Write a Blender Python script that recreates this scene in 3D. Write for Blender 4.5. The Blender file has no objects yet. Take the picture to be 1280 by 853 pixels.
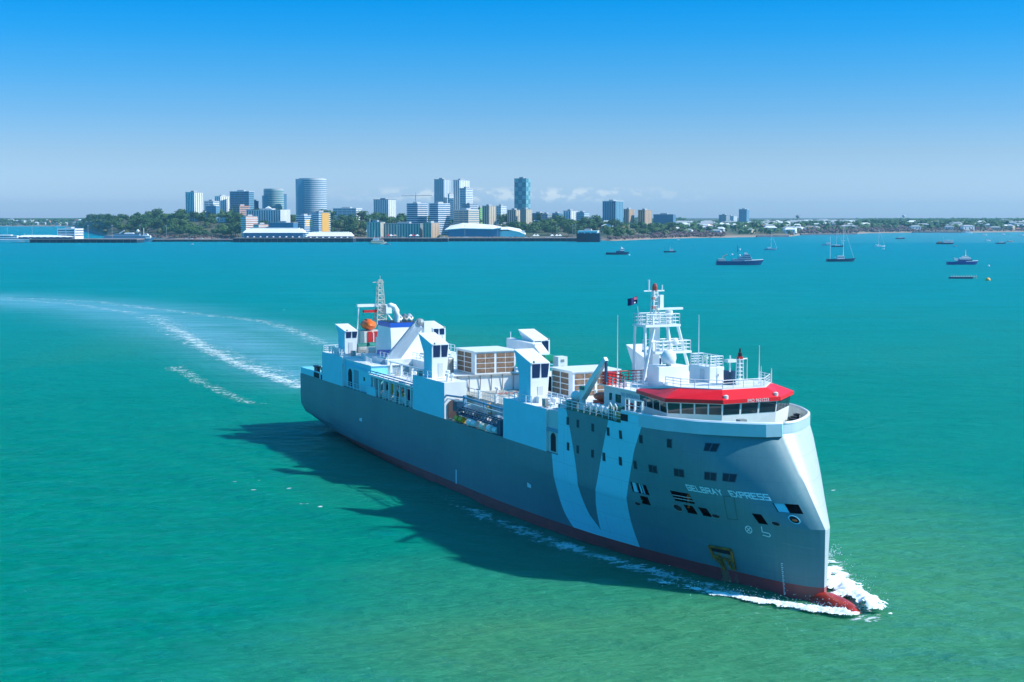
import bpy, bmesh, math, random
import numpy as np
from mathutils import Vector, Matrix
R = math.radians
rnd = random.Random(7)
scene = bpy.context.scene
col = scene.collection

# ------------------------------------------------------------------ camera
F = 1850.0; HCAM = 36.0; HOR = 272.0
PITCH = math.atan((426.5 - HOR) / F)
cam_d = bpy.data.cameras.new('camera'); cam = bpy.data.objects.new('camera', cam_d); col.objects.link(cam)
cam_d.sensor_width = 36; cam_d.lens = F / 1280 * 36
cam_d.clip_start = 1; cam_d.clip_end = 120000
cam.location = (0, 0, HCAM); cam.rotation_euler = (math.pi/2 - PITCH, 0, 0)
scene.camera = cam

# ------------------------------------------------------------------ sky and sun
SUN = Vector((1.10, -0.14, 1.0)).normalized()
sun_el = math.asin(SUN.z); sun_az = math.atan2(SUN.x, SUN.y)
world = bpy.data.worlds.new('World'); scene.world = world; world.use_nodes = True
wn = world.node_tree; wn.nodes.clear()
def W(t, **k):
    n = wn.nodes.new(t)
    for a, b in k.items(): setattr(n, a, b)
    return n
out = W('ShaderNodeOutputWorld'); bg = W('ShaderNodeBackground'); bg.inputs['Strength'].default_value = 0.15
sky = W('ShaderNodeTexSky', sky_type='NISHITA'); sky.sun_disc = False
sky.sun_elevation = sun_el; sky.sun_rotation = sun_az; sky.air_density = 1.0; sky.dust_density = 0.4; sky.ozone_density = 2.0
tc = W('ShaderNodeTexCoord'); sx = W('ShaderNodeSeparateXYZ'); wn.links.new(tc.outputs['Generated'], sx.inputs[0])
# blue deepens quickly above the pale horizon; higher stops boosted as added teal fill
ramp = W('ShaderNodeValToRGB'); cr = ramp.color_ramp; cr.interpolation = 'LINEAR'
SKY_STOPS = [(0.0, (.80, 1.12, 2.02)), (0.009, (.80, 1.12, 1.95)), (0.042, (.60, .88, 1.42)), (0.07, (.36, .78, 1.34)), (0.093, (.20, .74, 1.33)), (0.12, (.06, .70, 1.36)), (0.143, (.0, .67, 1.37)), (0.25, (.0, .88, 1.50)), (0.5, (.10, 1.4, 1.9)), (1.0, (.15, 1.7, 2.1))]
while len(cr.elements) < len(SKY_STOPS): cr.elements.new(0.5)
for e, (p, c) in zip(cr.elements, SKY_STOPS):
    e.position = p; e.color = (c[0]/3, c[1]/3, c[2]/3, 1)
wn.links.new(sx.outputs['Z'], ramp.inputs[0])
dbl = W('ShaderNodeVectorMath', operation='SCALE'); dbl.inputs['Scale'].default_value = 3.0*0.115/0.15*0.84
wn.links.new(ramp.outputs['Color'], dbl.inputs[0])
mul = W('ShaderNodeVectorMath', operation='MULTIPLY')
wn.links.new(sky.outputs['Color'], mul.inputs[0]); wn.links.new(dbl.outputs[0], mul.inputs[1])
# small far cumulus low over the horizon
mp = W('ShaderNodeMapping'); mp.inputs['Scale'].default_value = (95, 95, 170)
wn.links.new(tc.outputs['Generated'], mp.inputs[0])
nz = W('ShaderNodeTexNoise'); nz.inputs['Scale'].default_value = 1.0; nz.inputs['Detail'].default_value = 4.5; nz.inputs['Roughness'].default_value = 0.55
wn.links.new(mp.outputs[0], nz.inputs['Vector'])
def band(sock, c, w):
    a = W('ShaderNodeMath', operation='SUBTRACT'); wn.links.new(sock, a.inputs[0]); a.inputs[1].default_value = c
    b = W('ShaderNodeMath', operation='ABSOLUTE'); wn.links.new(a.outputs[0], b.inputs[0])
    m = W('ShaderNodeMapRange'); m.interpolation_type = 'SMOOTHSTEP'; wn.links.new(b.outputs[0], m.inputs[0])
    m.inputs[1].default_value = w; m.inputs[2].default_value = w*0.25; m.inputs[3].default_value = 0; m.inputs[4].default_value = 1
    return m.outputs[0]
bz = band(sx.outputs['Z'], 0.0150, 0.0065); bx_ = band(sx.outputs['X'], 0.0, 0.15)
m1 = W('ShaderNodeMath', operation='MULTIPLY'); wn.links.new(bz, m1.inputs[0]); wn.links.new(bx_, m1.inputs[1])
th = W('ShaderNodeMapRange'); th.interpolation_type = 'SMOOTHSTEP'; wn.links.new(nz.outputs['Fac'], th.inputs[0])
th.inputs[1].default_value = 0.45; th.inputs[2].default_value = 0.60; th.inputs[4].default_value = 0.75
m2 = W('ShaderNodeMath', operation='MULTIPLY'); wn.links.new(m1.outputs[0], m2.inputs[0]); wn.links.new(th.outputs[0], m2.inputs[1])
mixc = W('ShaderNodeMixRGB'); wn.links.new(m2.outputs[0], mixc.inputs[0]); wn.links.new(mul.outputs[0], mixc.inputs[1])
mixc.inputs[2].default_value = (4.6, 5.2, 5.5, 1)
wn.links.new(mixc.outputs[0], bg.inputs['Color']); wn.links.new(bg.outputs[0], out.inputs[0])

sl = bpy.data.lights.new('sun', 'SUN'); sl.energy = 4.9; sl.angle = R(0.53); sl.color = (1.0, 0.965, 0.91)
so = bpy.data.objects.new('sun', sl); col.objects.link(so)
so.rotation_euler = SUN.to_track_quat('Z', 'Y').to_euler()
scene.view_settings.view_transform = 'Standard'; scene.view_settings.look = 'None'
scene.view_settings.exposure = 0.25; scene.view_settings.gamma = 1.0
scene.view_settings.use_curve_mapping = False

# ------------------------------------------------------------------ placement helpers
_fw = np.array([0, math.cos(PITCH), -math.sin(PITCH)]); _up = np.array([0, math.sin(PITCH), math.cos(PITCH)])
def ray(x, y): return _fw*F + np.array([1., 0, 0])*(x-640) - _up*(y-426.5)
def gp(x, y, z=0.0):
    r = ray(x, y); k = (z-HCAM)/r[2]; return np.array([0, 0, HCAM]) + r*k
def at(x, y, D):
    r = ray(x, y); return np.array([0, 0, HCAM]) + r*(D/r[1])
_d = ray(-232, HOR); FWD = -_d/np.linalg.norm(_d); FWD[2] = 0; FWD /= np.linalg.norm(FWD)
PORT = np.array([-FWD[1], FWD[0], 0]); ORG = gp(1030, 752)

def tag(o, label=None, cat=None, group=None, kind=None):
    if label: o['label'] = label
    if cat: o['category'] = cat
    if group: o['group'] = group
    if kind: o['kind'] = kind
    return o
def empty(name, loc=(0, 0, 0), rz=0, label=None, cat=None, group=None):
    o = bpy.data.objects.new(name, None); col.objects.link(o); o.location = loc; o.rotation_euler = (0, 0, rz)
    o.empty_display_size = 0.5
    return tag(o, label, cat, group)
def copy_tree(o, parent=None):
    c = o.copy(); col.objects.link(c)
    if parent: c.parent = parent
    for ch in o.children: copy_tree(ch, c)
    return c

class MB:
    def __init__(s, xf=None): s.v = []; s.f = []; s.mi = []; s.xf = xf; s.m = 0
    def add(s, vs, fs):
        n = len(s.v)
        s.v += [tuple(s.xf(*p)) if s.xf else tuple(p) for p in vs]
        s.f += [tuple(i+n for i in f) for f in fs]; s.mi += [s.m]*len(fs); return s
    def hexa(s, p):   # 8 corners: bottom 4, top 4
        return s.add(p, [(0, 3, 2, 1), (4, 5, 6, 7), (0, 1, 5, 4), (1, 2, 6, 5), (2, 3, 7, 6), (3, 0, 4, 7)])
    def box(s, a, b, c, d, e, g):
        return s.hexa([(a, c, e), (b, c, e), (b, d, e), (a, d, e), (a, c, g), (b, c, g), (b, d, g), (a, d, g)])
    def prism(s, poly, z0, z1, top=None):
        n = len(poly); top = top or poly
        vs = [(x, y, z0) for x, y in poly] + [(x, y, z1) for x, y in top]
        return s.add(vs, [tuple(range(n))[::-1], tuple(range(n, 2*n))] + [(i, (i+1) % n, n+(i+1) % n, n+i) for i in range(n)])
    def loft(s, rings, cap=True, closed=True):
        n = len(rings[0]); vs = [p for r in rings for p in r]; fs = []
        for k in range(len(rings)-1):
            for i in range(n if closed else n-1):
                j = (i+1) % n; fs.append((k*n+i, k*n+j, (k+1)*n+j, (k+1)*n+i))
        if cap: fs += [tuple(range(n))[::-1], tuple(range((len(rings)-1)*n, len(rings)*n))]
        return s.add(vs, fs)
    def tube(s, pts, r, n=6, cap=True):
        pts = [Vector(p) for p in pts]; rr = r if isinstance(r, (list, tuple)) else [r]*len(pts); rings = []
        for i, p in enumerate(pts):
            d = (pts[min(i+1, len(pts)-1)] - pts[max(i-1, 0)]).normalized()
            u = d.cross(Vector((0, 0, 1)))
            if u.length < 0.05: u = d.cross(Vector((1, 0, 0)))
            u.normalize(); w = d.cross(u)
            rings.append([tuple(p + (u*math.cos(2*math.pi*k/n) + w*math.sin(2*math.pi*k/n))*rr[i]) for k in range(n)])
        return s.loft(rings, cap)
    def lathe(s, c, prof, n=12):
        return s.loft([[(c[0]+r*math.cos(2*math.pi*k/n), c[1]+r*math.sin(2*math.pi*k/n), c[2]+z) for k in range(n)] for r, z in prof])
    def ball(s, c, rx, ry=None, rz=None, n=12, m=7):
        ry = ry or rx; rz = rz or rx
        return s.loft([[(c[0]+rx*math.sin(a)*math.cos(2*math.pi*k/n), c[1]+ry*math.sin(a)*math.sin(2*math.pi*k/n), c[2]-rz*math.cos(a)) for k in range(n)] for a in [0.02+(math.pi-.04)*i/m for i in range(m+1)]])
    def rail(s, pts, h=1.05, step=1.6, r=0.045, bars=3):
        for i in range(len(pts)-1):
            a, b = Vector(pts[i]), Vector(pts[i+1]); n = max(1, int((b-a).length/step))
            for k in range(n+1):
                p = a.lerp(b, k/n); s.tube([p, p+Vector((0, 0, h))], r*1.1, 4)
            for q in range(bars):
                z = h*(q+1)/bars; s.tube([a+Vector((0, 0, z)), b+Vector((0, 0, z))], r if q == bars-1 else r*.7, 4)
        return s
    def build(s, name, mats, parent=None, smooth=False, recalc=True, loc=None, bevel=0):
        me = bpy.data.meshes.new(name); me.from_pydata(s.v, [], s.f)
        mats = mats if isinstance(mats, (list, tuple)) else [mats]
        for m in mats: me.materials.append(m)
        me.polygons.foreach_set('material_index', s.mi)
        if recalc:
            bm = bmesh.new(); bm.from_mesh(me); bmesh.ops.recalc_face_normals(bm, faces=bm.faces); bm.to_mesh(me); bm.free()
        if smooth: me.polygons.foreach_set('use_smooth', [True]*len(me.polygons))
        me.update()
        o = bpy.data.objects.new(name, me); col.objects.link(o)
        if parent: o.parent = parent
        if loc is not None: o.location = loc
        if bevel:
            b = o.modifiers.new('bevel', 'BEVEL'); b.width = bevel; b.segments = 2; b.limit_method = 'ANGLE'
        return o

# ------------------------------------------------------------------ materials
MATS = {}
def mat(name, c, rough=0.5, metal=0, spec=0.5, var=0.0, vscale=1.0, c2=None, bump=0, coat=0):
    if name in MATS: return MATS[name]
    m = bpy.data.materials.new(name); m.use_nodes = True; nt = m.node_tree; b = nt.nodes['Principled BSDF']
    b.inputs['Roughness'].default_value = rough; b.inputs['Metallic'].default_value = metal
    b.inputs['Specular IOR Level'].default_value = spec; b.inputs['Coat Weight'].default_value = coat
    b.inputs['Base Color'].default_value = (*c, 1)
    t = nt.nodes.new('ShaderNodeTexCoord'); n = nt.nodes.new('ShaderNodeTexNoise')
    n.inputs['Scale'].default_value = vscale; n.inputs['Detail'].default_value = 5; nt.links.new(t.outputs['Object'], n.inputs['Vector'])
    if var or c2:
        x = nt.nodes.new('ShaderNodeMixRGB'); r = nt.nodes.new('ShaderNodeMapRange'); nt.links.new(n.outputs['Fac'], r.inputs[0])
        r.inputs[1].default_value = 0.38; r.inputs[2].default_value = 0.65
        nt.links.new(r.outputs[0], x.inputs[0])
        x.inputs[1].default_value = (*c, 1); x.inputs[2].default_value = (*(c2 or [v*(1-var) for v in c]), 1)
        nt.links.new(x.outputs[0], b.inputs['Base Color'])
    if bump:
        bp = nt.nodes.new('ShaderNodeBump'); bp.inputs['Strength'].default_value = 0.5; bp.inputs['Distance'].default_value = bump
        nt.links.new(n.outputs['Fac'], bp.inputs['Height']); nt.links.new(bp.outputs[0], b.inputs['Normal'])
    MATS[name] = m; return m

WHITE = mat('white_paint', (0.82, 0.83, 0.84), 0.4, var=0.07, vscale=0.8)
PALE = mat('pale_paint_shade_blue', (0.24, 0.74, 0.90), 0.4, var=0.05, vscale=0.5)  # pale paint; also carries the painted-in shade of casing and tower sides
REDROOF = mat('red_roof_paint', (0.80, 0.004, 0.012), 0.4, var=0.12, vscale=0.5)
GLASS = mat('dark_window_glass', (0.012, 0.035, 0.045), 0.06, spec=0.8)
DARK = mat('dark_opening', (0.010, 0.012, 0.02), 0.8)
GREEN = mat('green_deck_paint', (0.05, 0.26, 0.15), 0.6, var=0.3, vscale=0.7)
DECK = mat('grey_deck_paint', (0.38, 0.38, 0.35), 0.7, var=0.25, vscale=0.4)
TEAL = mat('teal_machinery_paint', (0.01, 0.20, 0.17), 0.5, var=0.4, vscale=1)
NAVY = mat('navy_machinery_paint', (0.01, 0.07, 0.15), 0.5, var=0.3, vscale=1)
ORANGE = mat('orange_lifeboat_shell', (0.90, 0.16, 0.02), 0.4, var=0.15, vscale=1.5)
RED = mat('red_paint', (0.62, 0.02, 0.02), 0.45, var=0.25, vscale=1)
YELLOW = mat('yellow_paint', (0.75, 0.42, 0.02), 0.5, var=0.25, vscale=1)
BLUE = mat('blue_funnel_band', (0.01, 0.10, 0.50), 0.4)
LOUVRE = mat('brown_louvre', (0.28, 0.17, 0.11), 0.7, var=0.45, vscale=2.2)
GREYM = mat('grey_metal', (0.35, 0.38, 0.38), 0.5, 0.3, var=0.3, vscale=1)
BLACK = mat('black_paint', (0.02, 0.02, 0.025), 0.5)
RUST = mat('rusty_yellow_steel', (0.42, 0.20, 0.03), 0.8, var=0.6, vscale=1.2)
PIPEB = mat('blue_grey_pipe_paint', (0.14, 0.30, 0.46), 0.4)
LETTER = mat('pale_lettering_paint', (0.62, 0.80, 0.86), 0.5)
# ------------------------------------------------------------------ the ship's lines
def lerpt(T, x):
    if x <= T[0][0]: return T[0][1]
    for (a, b), (c, d) in zip(T, T[1:]):
        if x <= c: return b+(d-b)*(x-a)/(c-a)
    return T[-1][1]
W0 = [(0,0),(.3,.45),(1,1.0),(3,1.95),(6,2.8),(10,3.75),(15,5.0),(22,6.5),(30,7.95),(40,9.1),(50,9.7),(56,9.8)]
W6 = [(0,0),(.3,.55),(1,1.3),(3,2.7),(5,3.8),(10,5.8),(15,7.5),(20,8.8),(25,9.5),(30,9.8)]
WB = [(0,0),(.25,1.3),(.5,1.9),(1.1,2.8),(2.5,4.5),(4.8,6.8),(8,8.5),(11,9.3),(15,9.8)]
ZB = [(70,-4),(96,-1.15),(118,.14),(134,1.5)]
def stem(z): return 0 if z <= 6.8 else 6.9*min(1, (z-6.8)/8.1)
def hb(s, z):
    sp = s-stem(z)
    if sp <= 0: return 0
    if z > 6.8:
        f = min(1, (z-6.8)/8.1); w = (1-f)*lerpt(W6, sp+stem(z)*min(1, sp/13))+f*lerpt(WB, sp)
    else:
        g = max(z, 0)/6.8; w = (1-g)*lerpt(W0, s)+g*lerpt(W6, s)
    if s > 70:
        zb = lerpt(ZB, s); u = (z-zb)/3.3
        if u < 1:
            u = max(u, 0); w = 9.8-3.3*(1-math.sqrt(max(0, 1-(1-u)**2)))
    return w
# ------------------------------------------------------------------ water
def axis(lo, hi, step, far, g=1.03):
    a = list(np.arange(lo, hi+1e-6, step)); s = step; x = hi
    while x < far: s = min(s*g, far/30); x += s; a.append(x)
    s = step; x = lo; pre = []
    while x > -far: s = min(s*g, far/30); x -= s; pre.append(x)
    return np.array(pre[::-1] + a)
XS = axis(-130, 150, 0.85, 60000, 1.03); YS = axis(94, 330, 0.85, 70000, 1.014)
YS = YS[YS > 20]; YS = np.concatenate([[-60000., -8000, -800, -60], YS])
GX, GY = np.meshgrid(XS, YS); NXW, NYW = len(XS), len(YS)
def smooth(e0, e1, x):
    t = np.clip((x-e0)/(e1-e0), 0, 1); return t*t*(3-2*t)
def polydist(pts):
    best = np.full(GX.shape, 1e9); par = np.zeros(GX.shape); acc = 0
    L = sum(math.hypot(b[0]-a[0], b[1]-a[1]) for a, b in zip(pts, pts[1:]))
    for a, b in zip(pts, pts[1:]):
        dx, dy = b[0]-a[0], b[1]-a[1]; l2 = dx*dx+dy*dy; l = math.sqrt(l2)
        t = np.clip(((GX-a[0])*dx+(GY-a[1])*dy)/l2, 0, 1)
        d = np.hypot(GX-a[0]-t*dx, GY-a[1]-t*dy); m = d < best
        best = np.where(m, d, best); par = np.where(m, (acc+t*l)/L, par); acc += l
    return best, par
PX = lambda L: [tuple(gp(x, y)[:2]) for x, y in L]
SH = lambda s, t: tuple((ORG - FWD*s + PORT*t)[:2])
foam = np.zeros(GX.shape); slick = np.zeros(GX.shape); murk = np.zeros(GX.shape)
def streak(pts, w, amp, w1=None, fade=(0, 0)):
    global foam
    d, p = polydist(pts); ww = w + ((w1 if w1 is not None else w)-w)*p
    a = amp*np.exp(-(d/ww)**2)
    if fade[0]: a = a*smooth(0, fade[0], p)
    if fade[1]: a = a*smooth(1, 1-fade[1], p)
    foam = np.maximum(foam, a)
# propeller wake curving away behind the stern, with foam lines along its edges
streak(PX([(0, 372), (120, 377), (190, 386), (250, 393), (330, 402), (372, 415), (402, 430)]), 10, .69, 7)
streak(PX([(190, 398), (235, 420), (262, 438), (300, 456), (340, 470), (376, 484)]), 7.0, .78, 5.5, (.25, 0))
streak(PX([(262, 438), (300, 455), (340, 469), (376, 482)]), 2.0, .84, 2.4, (.1, 0))
streak(PX([(170, 385), (215, 410), (250, 430), (290, 447), (330, 462), (376, 478)]), 16, .68, 10, (.2, 0))
streak(PX([(205, 450), (250, 478), (295, 498), (340, 512)]), 6, .69, 4, (.2, .1))
streak(PX([(0, 374), (90, 380), (170, 392)]), 9, .68, 9)
d, p = polydist(PX([(-60, 372), (60, 379), (160, 388), (240, 410), (310, 435), (370, 462), (420, 480)]))
slick = np.maximum(slick, np.exp(-(d/(38-24*p))**2)*1.0)
d, p = polydist(PX([(120, 385), (200, 391), (300, 404), (400, 425), (470, 440)]))
slick = np.maximum(slick, np.exp(-(d/16)**2)*.8)
# breaking crests of the diverging wave
for q, w_ in (((262, 601), 4), ((290, 606), 3), ((321, 617), 6), ((353, 629), 5), ((378, 633.5), 6), ((400, 637), 2), ((468, 657), 5), ((322, 600), 3), ((362, 612), 4), ((430, 628), 4), ((358, 388), 5), ((1038, 613), 4)):
    streak(PX([(q[0]-w_, q[1]-w_*.12), (q[0]+w_, q[1]+w_*.1)]), .42, .95)
# disturbed water along the hull
B_ = [(s, -hb(s, 0)) for s in np.linspace(0, 118, 60)]
d, p = polydist([SH(s, t) for s, t in B_])
foam = np.maximum(foam, (.66*np.exp(-((d-2.6)/2.3)**2) + .36*np.exp(-((d-6)/3.5)**2))*smooth(.80, .40, p))
# bow wave
streak([SH(-4.5, -2.2), SH(-1, -3.8), SH(3, -6), SH(8, -8.3), SH(14, -10.3), SH(20, -12)], 1.6, .80, .9, (.05, .3))
streak([SH(-2, -1.6), SH(2, -3.2), SH(6, -5.4), SH(11, -7.4)], 1.5, .7, .8, (0, .3))
streak([SH(-5.5, .2), SH(-2.5, 2.2), SH(0, 3.2), SH(4, 5.4), SH(9, 8.4), SH(16, 12)], 3.0, .76, 2.4)
streak([SH(8, 3.6), SH(20, 6.4), SH(40, 10)], 2.5, .7)
streak([SH(-6.3, -1), SH(-7.5, 0), SH(-5.5, 1.6)], 1.4, .8)
streak(PX([(905, 760), (960, 770), (1010, 776)]), 1.2, .62)
# stray filaments and glints
for L, w_, a_ in (([(612, 742), (628, 765), (630, 800)], .35, .55), ([(755, 775), (775, 783), (800, 778)], .8, .5), ([(640, 815), (680, 835), (720, 846)], .6, .5), ([(940, 812), (975, 806), (1010, 815)], .8, .45), ([(40, 660), (120, 668)], .6, .42), ([(560, 640), (600, 655)], .8, .5), ([(500, 674), (590, 700), (650, 703)], .6, .5)):
    streak(PX(L), w_, a_)
# turbid green-brown patches
def blob(x, y, rx, ry, a):
    global murk
    c = gp(x, y); murk = murk + a*np.exp(-((GX-c[0])/rx)**2-((GY-c[1])/ry)**2)
blob(760, 800, 24, 9, .85); blob(1060, 790, 34, 26, .75); blob(1180, 720, 26, 34, .55); blob(540, 720, 16, 12, .25)
blob(900, 850, 30, 9, .55); blob(1090, 640, 18, 30, .45); blob(250, 720, 50, 30, -.1)
d, p = polydist(PX([(1040, 600), (1120, 660), (1200, 690), (1290, 735)]))
blob(480, 420, 45, 50, .5); blob(230, 425, 60, 60, .2)
# geometry: wind chop, plus the ship's own diverging waves
H = np.zeros(GX.shape); rs = np.random.RandomState(3)
near = smooth(200, 130, np.abs(GX-10))*smooth(420, 300, GY)
for i in range(26):
    lam = 2.6*1.06**i; k = 2*math.pi/lam; a = R(82) + rs.uniform(-.75, .75)
    H += (0.0095*lam**.5)*np.sin(k*(math.cos(a)*GX + math.sin(a)*GY) + rs.uniform(0, 6.28))
H *= near*.8
for off, amp in ((0, .42), (11, .28), (23, .2)):
    pts = PX([(0, 545), (120, 566), (200, 582), (262, 600), (321, 617), (378, 634), (440, 648), (500, 668)])
    pts = [(x+off*.35, y+off) for x, y in pts]
    d, p = polydist(pts); H += amp*np.exp(-(d/3.4)**2)*smooth(0, .5, p)
vs = np.stack([GX.ravel(), GY.ravel(), H.ravel()], 1)
idx = np.arange(NXW*NYW).reshape(NYW, NXW)
fs = np.stack([idx[:-1, :-1], idx[:-1, 1:], idx[1:, 1:], idx[1:, :-1]], -1).reshape(-1, 4)
me = bpy.data.meshes.new('water'); me.vertices.add(len(vs)); me.vertices.foreach_set('co', vs.ravel())
me.loops.add(fs.size); me.loops.foreach_set('vertex_index', fs.ravel().astype(np.int32))
me.polygons.add(len(fs)); me.polygons.foreach_set('loop_start', np.arange(0, fs.size, 4, dtype=np.int32))
me.polygons.foreach_set('loop_total', np.full(len(fs), 4, dtype=np.int32)); me.polygons.foreach_set('use_smooth', np.ones(len(fs), bool))
me.update(calc_edges=True); me.validate()
for nm, arr in (('foam', foam), ('slick', slick), ('murk', murk)):
    at_ = me.attributes.new(nm, 'FLOAT', 'POINT'); at_.data.foreach_set('value', arr.ravel().astype(np.float32))
water = bpy.data.objects.new('water', me); col.objects.link(water); tag(water, kind='structure')

m = bpy.data.materials.new('sea_water'); m.use_nodes = True; nt = m.node_tree; N = nt.nodes; LK = nt.links
bs = N['Principled BSDF']
def nd(t, **k):
    n = N.new(t)
    for a, b in k.items(): setattr(n, a, b)
    return n
def rng(sock, a, b, c=0., d=1., sm=False):
    n = nd('ShaderNodeMapRange'); n.interpolation_type = 'SMOOTHSTEP' if sm else 'LINEAR'; LK.new(sock, n.inputs[0])
    for i, v in enumerate((a, b, c, d)): n.inputs[i+1].default_value = v
    return n.outputs[0]
def mth(op, a, b=None):
    n = nd('ShaderNodeMath', operation=op)
    for i, v in enumerate((a, b)):
        if v is None: continue
        if isinstance(v, (int, float)): n.inputs[i].default_value = v
        else: LK.new(v, n.inputs[i])
    return n.outputs[0]
def mixc3(f, a, b):
    n = nd('ShaderNodeMixRGB')
    for i, v in enumerate((f, a, b)):
        if isinstance(v, (int, float)): n.inputs[i].default_value = v
        elif isinstance(v, tuple): n.inputs[i].default_value = (*v, 1)
        else: LK.new(v, n.inputs[i])
    return n.outputs[0]
tco = nd('ShaderNodeTexCoord').outputs['Object']
def noise(sc, stretch=(1, 1, 1), det=3, rough=.5, dist=0, rz=0):
    mp = nd('ShaderNodeMapping'); mp.inputs['Scale'].default_value = stretch; mp.inputs['Rotation'].default_value = (0, 0, rz); LK.new(tco, mp.inputs[0])
    n = nd('ShaderNodeTexNoise'); n.inputs['Scale'].default_value = sc; n.inputs['Detail'].default_value = det
    n.inputs['Roughness'].default_value = rough; n.inputs['Distortion'].default_value = dist; LK.new(mp.outputs[0], n.inputs['Vector'])
    return n.outputs['Fac']
A = lambda nme: (lambda n: n.outputs['Fac'])(nd('ShaderNodeAttribute', attribute_name=nme))
aF, aS, aM = A('foam'), A('slick'), A('murk')
sep = nd('ShaderNodeSeparateXYZ'); LK.new(tco, sep.inputs[0])
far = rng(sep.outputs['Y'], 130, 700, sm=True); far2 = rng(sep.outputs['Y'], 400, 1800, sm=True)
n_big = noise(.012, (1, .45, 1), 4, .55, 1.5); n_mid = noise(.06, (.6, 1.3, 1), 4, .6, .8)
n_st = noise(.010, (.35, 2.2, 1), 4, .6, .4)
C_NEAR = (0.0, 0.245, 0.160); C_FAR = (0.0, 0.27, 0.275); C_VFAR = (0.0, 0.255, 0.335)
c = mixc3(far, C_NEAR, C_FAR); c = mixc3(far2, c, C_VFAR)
mk = mth('MULTIPLY', mth('ADD', aM, mth('MULTIPLY', mth('SUBTRACT', n_big, .5), 1.1)), mth('SUBTRACT', 1, mth('MULTIPLY', far, .75)))
c = mixc3(rng(mk, 0, 1), c, (0.058, 0.275, 0.130))
c = mixc3(mth('MULTIPLY', rng(n_mid, .45, .75), .25), c, (0.0, 0.14, 0.10))
c = mixc3(mth('MULTIPLY', rng(n_st, .52, .72), mth('MULTIPLY', far, .12)), c, (0.05, 0.33, 0.40))
sand = mth('MULTIPLY', mth('MULTIPLY', rng(sep.outputs['X'], 350, 900), rng(sep.outputs['Y'], 2050, 2150)), .45)
c = mixc3(sand, c, (0.13, 0.36, 0.42))
c = mixc3(mth('MULTIPLY', aS, mth('ADD', .30, mth('MULTIPLY', rng(noise(.10, (.35, 2.5, 1), 4, .6, .4), .35, .65), .55))), c, (0.17, 0.42, 0.52))
# foam
f1 = noise(1.5, (.8, 1.2, 1), 7, .70, .4); f2 = noise(.30, (.8, 1.3, 1), 5, .62, .8)
ff = mth('ADD', mth('MULTIPLY', f1, .65), mth('MULTIPLY', f2, .45))
thr = mth('SUBTRACT', .90, mth('MULTIPLY', aF, .50))
fm = nd('ShaderNodeMapRange'); fm.interpolation_type = 'SMOOTHSTEP'; LK.new(ff, fm.inputs[0]); LK.new(thr, fm.inputs[1]); LK.new(mth('ADD', thr, .09), fm.inputs[2])
fo = mth('MULTIPLY', fm.outputs[0], rng(aF, .05, .30))
c = mixc3(fo, c, (0.78, 0.86, 0.86))
# ripples: short wind chop over a longer swell
w1 = noise(.75, (.55, 1.7, 1), 5, .62, .15, .10); w2 = noise(.16, (.6, 1.5, 1), 3, .6, .2, -.15); w3 = noise(2.6, (.6, 1.5, 1), 4, .6, .1)
hh = mth('ADD', mth('ADD', mth('MULTIPLY', w1, 1.25), mth('MULTIPLY', w2, 1.3)), mth('ADD', mth('MULTIPLY', w3, .14), mth('MULTIPLY', fo, .25)))
bp = nd('ShaderNodeBump'); bp.inputs['Strength'].default_value = 1.0; LK.new(hh, bp.inputs['Height'])
LK.new(mth('MULTIPLY', mth('SUBTRACT', 1.0, mth('MULTIPLY', aS, .45)), 1.15), bp.inputs['Distance'])
N.remove(bs)
df = nd('ShaderNodeSubsurfaceScattering'); df.falloff = 'BURLEY'; df.inputs['Scale'].default_value = 1.0; df.inputs['Radius'].default_value = (.3, 1.5, 1.3); LK.new(c, df.inputs['Color']); LK.new(bp.outputs[0], df.inputs['Normal'])
gl = nd('ShaderNodeBsdfGlossy'); gl.inputs['Color'].default_value = (.20, .80, 1.0, 1); LK.new(bp.outputs[0], gl.inputs['Normal'])
LK.new(mth('ADD', .10, mth('MULTIPLY', far, .10)), gl.inputs['Roughness'])
fr = nd('ShaderNodeFresnel'); fr.inputs['IOR'].default_value = 1.33; LK.new(bp.outputs[0], fr.inputs['Normal'])
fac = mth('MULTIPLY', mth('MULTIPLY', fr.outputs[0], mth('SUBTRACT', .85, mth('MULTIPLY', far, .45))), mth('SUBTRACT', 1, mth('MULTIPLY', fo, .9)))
ms = nd('ShaderNodeMixShader'); LK.new(fac, ms.inputs[0]); LK.new(df.outputs[0], ms.inputs[1]); LK.new(gl.outputs[0], ms.inputs[2])
LK.new(ms.outputs[0], N['Material Output'].inputs['Surface'])
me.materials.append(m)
# ------------------------------------------------------------------ the livestock carrier
S = lambda s, t, z: (-s, t, z)
def M_(): return MB(S)
ship = empty('livestock_carrier', tuple(ORG), math.atan2(FWD[1], FWD[0]),
             'large grey and pale blue livestock carrier with red bridge roof steaming across the harbour', 'ship')
def P(b, name, m, parent=None, **k): return b.build(name, m, parent or ship, **k)

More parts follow.
